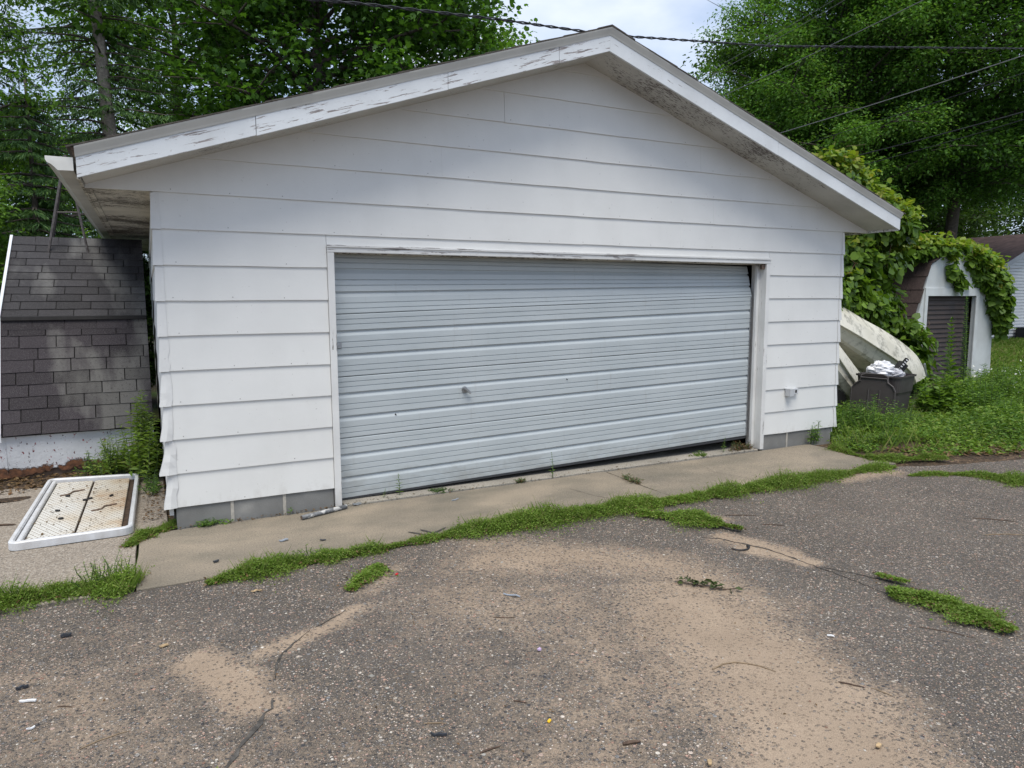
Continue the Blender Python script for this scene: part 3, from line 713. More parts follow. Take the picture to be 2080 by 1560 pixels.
# white rake boards on the left gable, gable wall, front wall with rotten foot
M_white = painted('shed_white_paint', (.64,.655,.67), (.20,.08,.06), .45, (3,3,3), nscale=8, big=2.2, dirt=.1)
b = MB()
for a, c in ((E1, E2), (E0, E1)):
    b.hexa([(SX0-.03,a[0]-.012,a[1]-.055),(SX0-.003,a[0]-.012,a[1]-.055),(SX0-.003,c[0],c[1]-.055),(SX0-.03,c[0],c[1]-.055),(SX0-.03,a[0]-.012,a[1]+.03),(SX0-.003,a[0]-.012,a[1]+.03),(SX0-.003,c[0],c[1]+.03),(SX0-.03,c[0],c[1]+.03)])
b.build('rake_board', M_white, shed)
def mat_rot():
    m, t, p = newmat('rotting_painted_sill'); v = coords(t)
    s = node(t, 'ShaderNodeSeparateXYZ'); c_ = node(t, 'ShaderNodeTexCoord'); t.links.new(c_.outputs['Object'], s.inputs[0])
    edge = mth(t, 'ADD', mth(t, 'MULTIPLY', s.outputs['Z'], -6.0), mth(t, 'MULTIPLY', noise(t, v, 5, 6, .7), 1.6))
    rot = ramp(t, edge, [(.10, 0), (.22, 1)])
    flk = ramp(t, noise(t, coords(t, (1, 1, .6)), 34, 5, .7), [(.605, 0), (.625, 1)])
    red = ramp(t, noise(t, v, 11, 3), [(.45, (.04,.022,.02)), (.62, (.30,.03,.035))])
    white = ramp(t, noise(t, v, 3, 5), [(.3, (.50,.51,.53)), (.7, (.64,.65,.67))])
    c = mix(t, flk, white, red); wood = ramp(t, noise(t, v, 20, 6), [(.3, (.03,.016,.010)), (.7, (.20,.085,.040))])
    setc(t, p, mix(t, rot, c, wood), .75); bump(t, p, mth(t, 'ADD', mth(t, 'MULTIPLY', rot, -1), mth(t, 'MULTIPLY', noise(t, v, 30, 6), .5)), .8, .012); return m
M_rot = mat_rot()
r = random.Random(3); b = MB(); n = 60; v = []; f = []
for i in range(n+1):
    x = SX0-.9+(SX1-SX0+.9)*i/n; z0 = .01 + max(0, .045*math.sin(i*.21)+r.uniform(-.02,.03))
    v += [(x,2.46,z0),(x,2.452,.46),(x,2.52,.46),(x,2.52,z0)]
    if i: a = 4*i-4; c = 4*i; f += [(a,c,c+1,a+1),(a+1,c+1,c+2,a+2),(a+2,c+2,c+3,a+3)]
b.add(v, f); b.build('sill_wall', M_rot, shed)
MB().box(SX0-.9, SX1, 2.50, 5.9, -.03, .10).build('floor_frame', M_wood_dark, shed)
MB().add([(SX1-.03,E0[0]+.05,.05),(SX1-.03,E0[0]+.05,E0[1]),(SX1-.03,E1[0]+.02,E1[1]-.02),(SX1-.03,E2[0],E2[1]-.03),(SX1-.03,BK2[0]-.02,BK2[1]-.02),(SX1-.03,BK3[0]-.05,BK3[1]),(SX1-.03,BK3[0]-.05,.05)],[(0,1,2,3,4,5,6)]).build('gable_wall', M_felt, shed)
MB().add([(SX0+.02,E0[0]+.05,.05),(SX0+.02,E0[0]+.05,E0[1]),(SX0+.02,E1[0]+.02,E1[1]-.02),(SX0+.02,E2[0],E2[1]-.03),(SX0+.02,BK2[0]-.02,BK2[1]-.02),(SX0+.02,BK3[0]-.05,BK3[1]),(SX0+.02,BK3[0]-.05,.05)],[(6,5,4,3,2,1,0)]).build('gable_wall', M_white, shed)
# the lower slope runs on to the left of the gable board, out of frame: its porch end
tile_rows(E0, (E1[0]-.03, E1[1]-.06), 9, M_sh_lo, seed=5, x0=SX0-.66, x1=SX0-.035)
slope_part('porch_roof_deck', E0, E1, M_felt, x0=SX0-.68, x1=SX0-.032)

# antenna tripod standing on the shed roof
tri = thing('antenna_tripod', 'rusty steel antenna tripod standing on the shingled shed roof', 'tripod', (-.86, 3.95, 2.31))
M_steel = plain('weathered_steel', (.085,.075,.072), .6, .35, .4, 25, .3)
top = Vector((-.83, 4.05, 3.40))
for (x, y, z) in ((-1.067, 3.94, 2.305), (-.661, 3.94, 2.31), (-1.10, 4.50, 2.30)):
    MB().tube([(x,y,z), tuple(top + Vector((x-top.x, y-top.y, 0))*.08)], .015, 6).build('leg', M_steel, tri)
    MB().obox((x,y,z+.006), .06, .05, .010, Matrix.Rotation(R(34), 3, 'X')).build('foot', M_rust, tri)
MB().tube([(-.962,3.99,2.79),(-.735,3.99,2.80)], .010, 6).build('cross_brace', M_steel, tri)
MB().tube([(-.83,4.05,3.2),(-.83,4.05,3.46)], .022, 8).build('mast_collar', M_steel, tri)

# ================================================================== WHITE TABLE TOP ON THE SLAB
tt = thing('folding_table_top', 'white plastic folding table top lying upside down, rust stained, left of the garage', 'table top', (-.65, .97, 0))
def TP(u, v):  # u 0..1 across, v 0..1 away from the drive
    a = Vector((-1.062, -.025)); bq = Vector((-.268, .0)); c = Vector((-.240, 1.87)); d = Vector((-1.022, 2.03))
    return a*(1-u)*(1-v) + bq*u*(1-v) + c*u*v + d*(1-u)*v
M_tplast = painted('table_rim_plastic', (.68,.69,.71), (.30,.27,.22), .2, (3,3,3), nscale=9, big=2, dirt=.12, rough=.35)
def mat_dimple():
    m, t, p = newmat('table_underside_plastic'); v = coords(t)
    gv = node(t, 'ShaderNodeVectorMath', operation='MULTIPLY'); t.links.new(v, gv.inputs[0]); gv.inputs[1].default_value = (28, 28, 0)
    s = node(t, 'ShaderNodeSeparateXYZ'); t.links.new(gv.outputs[0], s.inputs[0])
    row = mth(t, 'FLOOR', s.outputs['Y']); shx = mth(t, 'ADD', s.outputs['X'], mth(t, 'MULTIPLY', mth(t, 'MODULO', row, 2.0), .5))
    fx = mth(t, 'ABSOLUTE', mth(t, 'SUBTRACT', mth(t, 'FRACT', shx), .5)); fy = mth(t, 'ABSOLUTE', mth(t, 'SUBTRACT', mth(t, 'FRACT', s.outputs['Y']), .5))
    d = mth(t, 'ADD', mth(t, 'POWER', mth(t, 'MULTIPLY', fx, 1.15), 2.0), mth(t, 'POWER', fy, 2.0))
    hole = ramp(t, d, [(.050, 1), (.085, 0)])
    so = node(t, 'ShaderNodeSeparateXYZ'); t.links.new(v, so.inputs[0])
    rust = mth(t, 'ADD', mth(t, 'ADD', noise(t, v, 3.0, 7, .65), mth(t, 'MULTIPLY', so.outputs['X'], .55)), mth(t, 'MULTIPLY', so.outputs['Y'], .07))
    c = ramp(t, rust, [(.08, (.60,.585,.54)), (.34, (.54,.47,.37)), (.52, (.38,.23,.12)), (.66, (.20,.09,.04))])
    c = mix(t, mth(t, 'MULTIPLY', hole, .75), c, (.14,.10,.06)); setc(t, p, c, .55); bump(t, p, hole, -.8, .006); return m
M_dimple = mat_dimple()
M_tdirt = plain('dried_dirt', (.055,.035,.022), .95, 0, .5, 25, .6)
def tquad(name, u0, u1, v0, v1, z0, z1, m, parent=tt, bev=0):
    p = [TP(u0,v0),TP(u1,v0),TP(u1,v1),TP(u0,v1)]
    return MB().hexa([(q.x,q.y,z0) for q in p]+[(q.x,q.y,z1) for q in p]).build(name, m, parent, bevel=bev)
# rim: ring with rounded corners
b = MB(); v = []; f = []; loop = []
for cu, cv, a0 in ((.91,.04,-90),(.91,.96,0),(.09,.96,90),(.09,.04,180)):
    for q in range(6): loop.append((cu, cv, R(a0+q*18)))
n = len(loop)
for cu, cv, a in loop:
    for ins, z in ((0,.0),(0,.052),(.18,.062),(.75,.062),(.95,.050),(1.0,.006)):
        rr = 1 - ins*.55
        q = TP(cu + .09*math.cos(a)*rr*1.0 - (0 if True else 0), cv + .04*math.sin(a)*rr); v.append((q.x, q.y, z))
for i in range(n):
    j = (i+1) % n
    for k in range(5): f.append((i*6+k, j*6+k, j*6+k+1, i*6+k+1))
b.add(v, f); b.build('rim', M_tplast, tt, smooth=False)
tquad('dirt_bed', .06, .94, .02, .98, .002, .010, M_tdirt)
tquad('panel', .115, .495, .035, .955, .010, .034, M_dimple, bev=.006); tquad('panel', .515, .892, .035, .955, .010, .034, M_dimple, bev=.006)
tquad('inner_rail', .060, .105, .03, .95, .010, .058, M_tplast, bev=.012)
for u, v_ in ((.30,.66),(.27,.42),(.335,.29),(.74,.60),(.49,.56),(.535,.58)):
    q = TP(u, v_); MB().obox((q.x,q.y,.042), .020, .036, .016, Matrix.Rotation(R(20*u*10), 3, 'Z')).build('bracket', M_black, tt, bevel=.004)
for u, v_, a in ((.33,.72,.25),(.70,.40,.25)):
    q = TP(u, v_); MB().tube([(q.x-.09,q.y-.07,.04),(q.x-.02,q.y-.045,.04),(q.x,q.y+.03,.042),(q.x+.09,q.y+.07,.04)], .007, 6).build('wire_hook', M_rust, tt)

# ================================================================== RIGHT: BIN, BOAT SHELL, SHED, HOUSE
M_bin = plain('bin_plastic', (.060,.052,.050), .5, 0, .12, 6, .08)
bn = thing('trash_bin', 'grey brown plastic trash bin with its lid hanging open, standing in the weeds', 'trash bin', (9.75, 1.05, 0))
bc = Vector((9.86, .98, 0)); ang = R(-78); ax = Vector((math.cos(ang), math.sin(ang), 0)); ay = Vector((-ax.y, ax.x, 0))   # ax runs along the face with the lid
def rrect(hw, hd, rad, n=4):
    out = []
    for sx_, sy_, a0 in ((1,-1,-90),(1,1,0),(-1,1,90),(-1,-1,180)):
        for q in range(n+1):
            a = R(a0+90*q/n); out.append((sx_*(hw-rad)+rad*math.cos(a), sy_*(hd-rad)+rad*math.sin(a)))
    return out
def loft(b, levels, close_bottom=True):
    base = len(b.v); n = None
    for hw, hd, rad, z in levels:
        rr = rrect(hw, hd, rad); n = len(rr)
        for p, q in rr: w_ = bc + ax*p + ay*q; b.v.append((w_.x, w_.y, z))
    for k in range(len(levels)-1):
        for i in range(n): j = (i+1) % n; b.f.append((base+k*n+i, base+k*n+j, base+(k+1)*n+j, base+(k+1)*n+i))
    if close_bottom: b.f.append(tuple(base+i for i in reversed(range(n))))
b = MB(); loft(b, [(.25,.23,.07,-.03),(.285,.27,.08,.33),(.292,.277,.08,.36),(.300,.288,.09,.37),(.318,.305,.09,.59),(.336,.323,.09,.595),(.338,.325,.09,.62),(.318,.305,.09,.62),(.30,.29,.08,.42),(.28,.27,.08,.38)])
b.build('body', M_bin, bn, smooth=False)
# lid hanging down on the side that faces the drive
b = MB(); prof_l = [(-.30,.02),(.30,.02),(.315,.08),(.315,.50),(.28,.575),(.20,.64),(.19,.70),(-.19,.70),(-.20,.64),(-.28,.575),(-.315,.50),(-.315,.08)]
def lidp(p, z, off):
    z = z*.86 - .02
    q = bc + ax*p - ay*(.352+off+.05*(1-z/.7)); return (q.x, q.y, z)
n = len(prof_l); b.add([lidp(p,z,.035) for p,z in prof_l]+[lidp(p,z,.0) for p,z in prof_l], [tuple(range(n)), tuple(range(2*n-1,n-1,-1))]+[(i,i+n,(i+1)%n+n,(i+1)%n) for i in range(n)])
lid = b.build('lid', M_bin, bn, bevel=.008)
b = MB(); ring = prof_l[2:] + prof_l[:3]; b.tube([lidp(p,z,.040) for p,z in ring], .013, 6); b.build('lid_rim', M_bin, lid)
b = MB()
for p in (-.06, .09): b.tube([lidp(p,.06,.037), lidp(p*1.1,.5,.037)], .012, 5)
b.build('lid_rib', M_bin, lid)
b = MB(); b.tube([lidp(-.20,.63,.03), lidp(-.19,.735,.02), lidp(-.12,.765,.01), lidp(.12,.765,.01), lidp(.19,.735,.02), lidp(.20,.63,.03)], .016, 6); b.build('lid_handle', M_bin, lid)
# rubbish on top
M_bag = plain('white_plastic_bag', (.66,.66,.68), .55, 0, .06, 8, .0)
def crumple(name, c, rx, ry, rz_, m, seed, label, cat, nseg=18, amp=.35):
    r = np.random.default_rng(seed); v = []; f = []; n1, n2 = nseg, nseg
    for i in range(n1+1):
        th = math.pi*i/n1
        for j in range(n2):
            ph = 2*math.pi*j/n2; k = 1+amp*(r.random()-.5) if 0 < i < n1 else 1
            v.append((c[0]+rx*k*math.sin(th)*math.cos(ph), c[1]+ry*k*math.sin(th)*math.sin(ph), c[2]+rz_*k*math.cos(th)))
    for i in range(n1):
        for j in range(n2): f.append((i*n2+j, (i+1)*n2+j, (i+1)*n2+(j+1)%n2, i*n2+(j+1)%n2))
    b = MB(); b.add(v, f); return tag(b.build(name, m), label, cat)
crumple('plastic_bag', (9.80,1.02,.665), .21, .17, .145, M_bag, 2, 'crumpled white plastic bag bulging out of the trash bin', 'plastic bag')
crumple('plastic_bag', (9.96,.92,.615), .17, .12, .08, plain('clear_bag', (.40,.40,.42), .3), 4, 'grey see-through bag lying at the rim of the trash bin', 'plastic bag')
cl = thing('plastic_rack', 'black slotted plastic rack sticking up out of the trash bin', 'rack', (9.95, 1.05, .75))
rm = Matrix.Rotation(R(-27), 3, 'Z') @ Matrix.Rotation(R(38), 3, 'Y')
MB().obox((10.08,.90,.73), .05, .05, .30, rm).build('rail', M_black, cl, bevel=.005)
MB().obox((10.16,.96,.71), .13, .10, .16, rm).build('back_plate', M_black, cl, bevel=.01)
for i in range(5):
    q = Vector((10.08,.90,.73)) + rm @ Vector((0,-.027,-.04+.04*i)); MB().obox(tuple(q), .030, .004, .016, rm).build('slot', M_bag, cl)
MB().tube([(10.03,.89,.61),(10.0,.87,.69),(10.07,.88,.72),(10.1,.90,.65)], .012, 6).build('bracket', M_black, cl)

# cream boat shell, tipped on its side behind the bin: a trough whose axis falls to the right
def mat_boat():
    m, t, p = newmat('weathered_cream_fibreglass'); v = coords(t)
    c = ramp(t, noise(t, v, 2.5, 6), [(.3, (.50,.47,.38)), (.7, (.66,.63,.54))])
    c = mix(t, ramp(t, noise(t, v, 5, 8, .72), [(.50, 0), (.66, .8)]), c, (.12,.11,.075))
    setc(t, p, c, .45); return m
M_boat = mat_boat()
boat = thing('boat_shell', 'weathered cream fibreglass boat shell lying on its side behind the trash bin', 'boat', (10.3, 1.9, 0))
def resample(pts, n=20):
    P = [Vector(p) for p in pts]; d = [0]
    for a, c in zip(P[:-1], P[1:]): d.append(d[-1]+(c-a).length)
    out = []
    for i in range(n+1):
        q = d[-1]*i/n; k = max(j for j in range(len(P)-1) if d[j] <= q+1e-9); out.append(P[k].lerp(P[k+1], (q-d[k])/(d[k+1]-d[k])))
    for _ in range(2): out = [out[0]] + [(out[i-1]+out[i]*2+out[i+1])/4 for i in range(1, n)] + [out[-1]]
    return out
R1b = resample([(10.06,2.38,1.74),(11.06,2.38,1.33),(12.03,2.38,.95),(12.6,2.38,.62),(12.78,2.38,.30)])
R1 = resample([(9.87,2.15,1.80),(10.86,2.15,1.39),(11.33,2.15,1.23),(11.81,2.15,1.02),(12.13,2.15,.87),(12.40,2.15,.70),(12.58,2.15,.54),(12.66,2.15,.33)])
R2 = resample([(9.51,1.85,1.49),(10.33,1.85,1.17),(10.85,1.85,.94),(11.26,1.85,.76),(11.52,1.85,.64),(11.76,1.85,.51),(11.88,1.85,.41),(11.93,1.85,.28)])
R2c = [p + Vector((0, .03, -.035)) for p in R2]
R3 = resample([(9.69,2.0,1.24),(10.53,2.0,.85),(11.27,2.0,.49),(11.69,2.0,.31),(11.85,2.0,.22)])
R4 = resample([(10.12,2.42,1.06),(10.94,2.42,.65),(11.66,2.42,.27),(12.0,2.42,.06)])
R5 = resample([(9.65,2.40,.62),(10.2,2.40,.30),(10.7,2.40,.08),(11.1,2.40,-.05)])
L0 = resample([(9.35,1.95,1.28),(9.82,1.95,.86),(10.12,1.95,.58),(10.40,1.95,.36)])
L1 = resample([(9.16,1.65,1.42),(9.63,1.65,1.02),(9.97,1.65,.72),(10.25,1.65,.47)])
L2 = resample([(8.92,1.45,1.21),(9.38,1.45,.86),(9.60,1.45,.64),(9.82,1.45,.43)])
L2c = [p + Vector((0, .03, -.03)) for p in L2]
L3 = resample([(9.04,1.55,.76),(9.54,1.55,.41),(9.73,1.55,.26),(9.92,1.55,.13)])
L4 = resample([(9.04,1.75,.66),(9.54,1.75,.31),(9.73,1.75,.16),(9.92,1.75,.05)])
def shell(rails, name):
    b = MB(); v = []; f = []; w_ = len(rails); n_ = len(rails[0])
    for i in range(n_): v += [tuple(r_[i]) for r_ in rails]
    for i in range(n_-1):
        for j in range(w_-1): f.append((i*w_+j, i*w_+j+1, (i+1)*w_+j+1, (i+1)*w_+j))
    b.add(v, f); o = b.build(name, M_boat, boat, smooth=False); s = o.modifiers.new('thick','SOLIDIFY'); s.thickness = .012; s.offset = 0; return o
mid = lambda a, c, q, o: [x.lerp(y, q)+Vector(o) for x, y in zip(a, c)]
shell([R1b, R1, mid(R1,R2,.08,(0,-.015,.0)), mid(R1,R2,.5,(0,-.05,.01)), R2, R2c, mid(R2c,R3,.35,(0,-.005,.0)), mid(R2c,R3,.8,(0,-.02,0)), R3], 'upper_side')
shell([R3, mid(R3,R4,.2,(0,.08,0)), mid(R3,R4,.6,(0,.12,-.02)), R4, R5, mid(R5,L0,.5,(0,.05,-.08)), L0], 'inner_hull')
shell([L0, mid(L0,L1,.85,(0,-.01,.01)), L1, mid(L1,L2,.5,(0,-.03,.015)), L2, L2c, mid(L2c,L3,.5,(0,-.04,0)), L3, L4], 'lower_side')
MB().tube([tuple(p+Vector((0,-.012,-.012))) for p in R2], .011, 6).build('rub_rail', M_boat, boat)
MB().tube([tuple(p+Vector((0,-.010,-.010))) for p in L2], .010, 6).build('rub_rail', M_boat, boat)
MB().obox((10.15,2.15,.70), .12, .10, .14, Matrix.Rotation(.6,3,'Y')).build('cleat', M_black, boat, bevel=.01)
MB().obox((12.86,2.30,.42), .05,.05,.26, Matrix.Rotation(R(-18),3,'Y')).build('bow_bracket', M_metal, boat, bevel=.008)
b = MB(); b.tube([(9.55,1.55,.12),(9.55,1.75,.12)], .20, 14); tag(b.build('tyre', M_black), 'black tyre lying under the cream boat shell beside the garage', 'tyre')

# white garden shed with a brown roll door
s2 = thing('garden_shed', 'small white shed with a brown slatted door and brown shingles, overgrown with vines', 'shed', (15.2, 4.4, 0))
M_s2 = painted('garden_shed_paint', (.58,.60,.60), (.36,.35,.32), .4, (8,8,1), nscale=3, big=1.6, dirt=.15)
YS, YS2 = 3.2, 6.0
G = [(13.92,-.05),(13.87,1.20),(14.24,2.42),(15.15,2.86),(16.02,2.42),(16.56,1.25),(16.62,-.05)]
b = MB()
b.prism_y([(13.92,-.05),(13.87,1.20),(14.10,1.95),(14.19,1.95),(14.19,-.05)], YS, YS+.08); b.prism_y([(15.88,-.05),(15.88,1.95),(16.24,1.95),(16.56,1.25),(16.62,-.05)], YS, YS+.08)
b.prism_y([(14.10,1.952),(14.24,2.42),(15.15,2.86),(16.02,2.42),(16.24,1.952)], YS, YS+.08); b.build('gable_wall', M_s2, s2)
b = MB(); b.box(13.95,14.03,YS+.081,YS2,-.05,1.2); b.box(16.5,16.58,YS+.081,YS2,-.05,1.2); b.box(14.03,16.5,YS2-.08,YS2,-.05,2.3); b.build('side_wall', M_s2, s2)
for x0, x1, z0, z1 in ((14.10,14.19,-.05,1.80),(15.86,15.97,-.05,1.80),(14.10,15.97,1.80,1.965)): MB().box(x0,x1,YS-.03,YS-.001,z0,z1).build('door_trim', M_s2, s2, bevel=.004)
M_brown = plain('brown_door_paint', (.040,.026,.019), .5, 0, .2, 5, .1)
dr = MB().box(14.20,15.62,YS+.10,YS+.13,0,1.80).build('door', M_brown, s2)
for i in range(18): 
    z = .05+i*.098; MB().hexa([(14.20,YS+.060,z),(15.62,YS+.060,z),(15.62,YS+.099,z),(14.20,YS+.099,z),(14.20,YS+.088,z+.082),(15.62,YS+.088,z+.082),(15.62,YS+.099,z+.082),(14.20,YS+.099,z+.082)]).build('slat', M_brown, dr)
MB().box(15.62,15.86,YS+.12,YS+.16,0,1.80).build('gap_shade', M_black, s2)  # black panel painted for the shade in the opening beside the door
M_bsh = plain('brown_shingle_granules', (.055,.038,.035), .95, 0, .3, 25, .5)
for (xa, za), (xb, zb), rows_ in (((13.70,1.12),(14.20,2.46),5), ((14.20,2.46),(15.15,2.90),4), ((16.75,1.15),(16.08,2.46),5), ((16.08,2.46),(15.15,2.90),4)):
    sg = 1 if xb > xa else -1; nx_, nz_ = -(zb-za)*sg, (xb-xa)*sg; l_ = math.hypot(nx_, nz_); nx_, nz_ = nx_/l_, nz_/l_
    for i in range(rows_):
        a0, a1 = i/rows_, (i+1.08)/rows_
        for j in range(8):
            y0 = YS-.04 + j*.36 + (i%2)*.12 - .1; y1 = y0+.352; y0 = max(y0, YS-.05)
            p = []
            for h0, h1 in ((.0,.0),(.024,.012)):
                for a_, y_, h_ in ((a0,y0,h0),(a0,y1,h0),(a1,y1,h1),(a1,y0,h1)):
                    p.append((xa+(xb-xa)*a_+nx_*h_, y_, za+(zb-za)*a_+nz_*h_))
            MB().hexa(p).build('shingle', M_bsh, s2)
# far house
h = thing('house', 'pale lap sided house with a reddish brown roof at the far right', 'house', (34, 14, 0))
M_h = plain('house_siding_paint', (.56,.57,.58), .5, 0, .06, 2, .05)
HX0, HX1, HY, HY2 = 29.6, 38.0, 11.0, 20.0
def hz(x): return 2.55 + (min(x-HX0, HX1-x)+.5)*.40
b = MB(); b.prism_y([(HX0,-.1),(HX1,-.1),(HX1,hz(HX1)-.1),((HX0+HX1)/2,hz((HX0+HX1)/2)-.1),(HX0,hz(HX0)-.1)], HY+.05, HY2); b.build('wall', M_h, h)
k = 0; z = .15
while z < 4.4:
    x0 = HX0; x1 = HX1
    if z > hz(HX0)-.15: x0 = HX0 + (z-hz(HX0)+.15)/.40; x1 = HX1-(x0-HX0)
    if x1-x0 > .5: MB().hexa([(x0,HY-.012,z),(x1,HY-.012,z),(x1,HY+.049,z),(x0,HY+.049,z),(x0,HY+.018,z+.125),(x1,HY+.018,z+.125),(x1,HY+.049,z+.125),(x0,HY+.049,z+.125)]).build('siding_board', M_h, h)
    z += .128
M_rb = plain('red_brown_shingles', (.105,.068,.062), .9, 0, .3, 4, .4)
xm = (HX0+HX1)/2
b = MB(); b.prism_y([(HX0-.55,hz(HX0-.55)-.05),(xm,hz(xm)-.05),(HX1+.55,hz(HX0-.55)-.05),(HX1+.55,hz(HX0-.55)+.06),(xm,hz(xm)+.06),(HX0-.55,hz(HX0-.55)+.06)], HY-.5, HY2+.4); b.build('roof', M_rb, h)
M_hf = plain('grey_fascia', (.33,.34,.36), .5, 0, .08, 3, .05)
b = MB(); b.prism_y([(HX0-.56,hz(HX0-.55)-.16),(xm,hz(xm)-.16),(xm,hz(xm)+.03),(HX0-.56,hz(HX0-.55)+.03)], HY-.54, HY-.502); b.build('rake_fascia', M_hf, h)
b = MB(); b.prism_y([(HX1+.56,hz(HX0-.55)-.16),(HX1+.56,hz(HX0-.55)+.03),(xm,hz(xm)+.03),(xm,hz(xm)-.16)], HY-.54, HY-.502); b.build('rake_fascia', M_hf, h)
ac = thing('air_conditioner', 'dark boxy air conditioner standing against the far house wall', 'air conditioner', (32.8, 10.5, 0))
MB().box(32.25,33.1,10.15,10.9,-.05,.52).build('casing', M_black, ac, bevel=.02)
for i in range(5): MB().box(32.30,33.05,10.13,10.148,.04+i*.09,.09+i*.09).build('grille_slat', M_brown, ac)

# ================================================================== VEGETATION
M_bark = plain('grey_brown_bark', (.085,.070,.058), .9, 0, .35, 14, .8)
M_bark_l = plain('pale_spruce_bark', (.27,.235,.205), .9, 0, .35, 22, .8)
M_maple = leafmat('dark_maple_leaf', [(0.053,0.124,0.025),(0.072,0.160,0.029),(0.096,0.212,0.035),(0.133,0.276,0.041),(0.063,0.139,0.035)], .40)
M_silver = leafmat('silver_maple_leaf', [(0.088,0.190,0.037),(0.118,0.261,0.045),(0.156,0.324,0.056),(0.206,0.324,0.073),(0.107,0.213,0.051)], .38)
M_bright = leafmat('bright_ash_leaf', [(0.095,0.200,0.029),(0.135,0.261,0.038),(0.183,0.320,0.043),(0.095,0.181,0.029)], .38)
M_deep = leafmat('deep_green_leaf', [(0.038,0.078,0.020),(0.055,0.109,0.026),(0.071,0.139,0.030),(0.105,0.186,0.036)], .36)  # darkest leaf greens, picked at random per leaf
M_spruce = leafmat('spruce_needle', [(0.051,0.111,0.038),(0.066,0.140,0.046),(0.095,0.181,0.054),(0.126,0.218,0.058)], .22)
M_grape = leafmat('grape_leaf', [(0.095,0.173,0.024),(0.130,0.223,0.029),(0.176,0.283,0.034),(0.075,0.143,0.027),(0.119,0.203,0.032)], .34, .35)
M_young = leafmat('young_grape_leaf', [(0.200,0.275,0.031),(0.263,0.325,0.037),(0.150,0.250,0.031),(0.312,0.300,0.050),(0.175,0.275,0.037)], .42, .35)
M_weed = leafmat('weed_leaf', [(0.144,0.236,0.036),(0.181,0.289,0.047),(0.231,0.336,0.058),(0.138,0.224,0.039),(0.250,0.295,0.078),(0.112,0.189,0.033)], .35)
M_weed_d = leafmat('tall_weed_leaf', [(0.068,0.141,0.028),(0.099,0.188,0.036),(0.138,0.244,0.041),(0.176,0.281,0.049)], .32)
M_sumac = leafmat('pale_sumac_leaf', [(0.091,0.169,0.078),(0.117,0.208,0.098),(0.130,0.234,0.052),(0.156,0.260,0.039)], .35)
M_grassm = leafmat('grass_blade', [(0.120,0.207,0.029),(0.156,0.253,0.038),(0.204,0.299,0.054),(0.288,0.287,0.108),(0.132,0.196,0.036)], .35)
M_dead = leafmat('dead_leaf', [(.16,.09,.045),(.10,.06,.03),(.22,.14,.07),(.06,.04,.025)], .15)
M_stem = plain('green_stem', (.07,.11,.035), .6, 0, .25, 20, .1)
M_stem_r = plain('reddish_stem', (.14,.08,.045), .6, 0, .25, 20, .1)

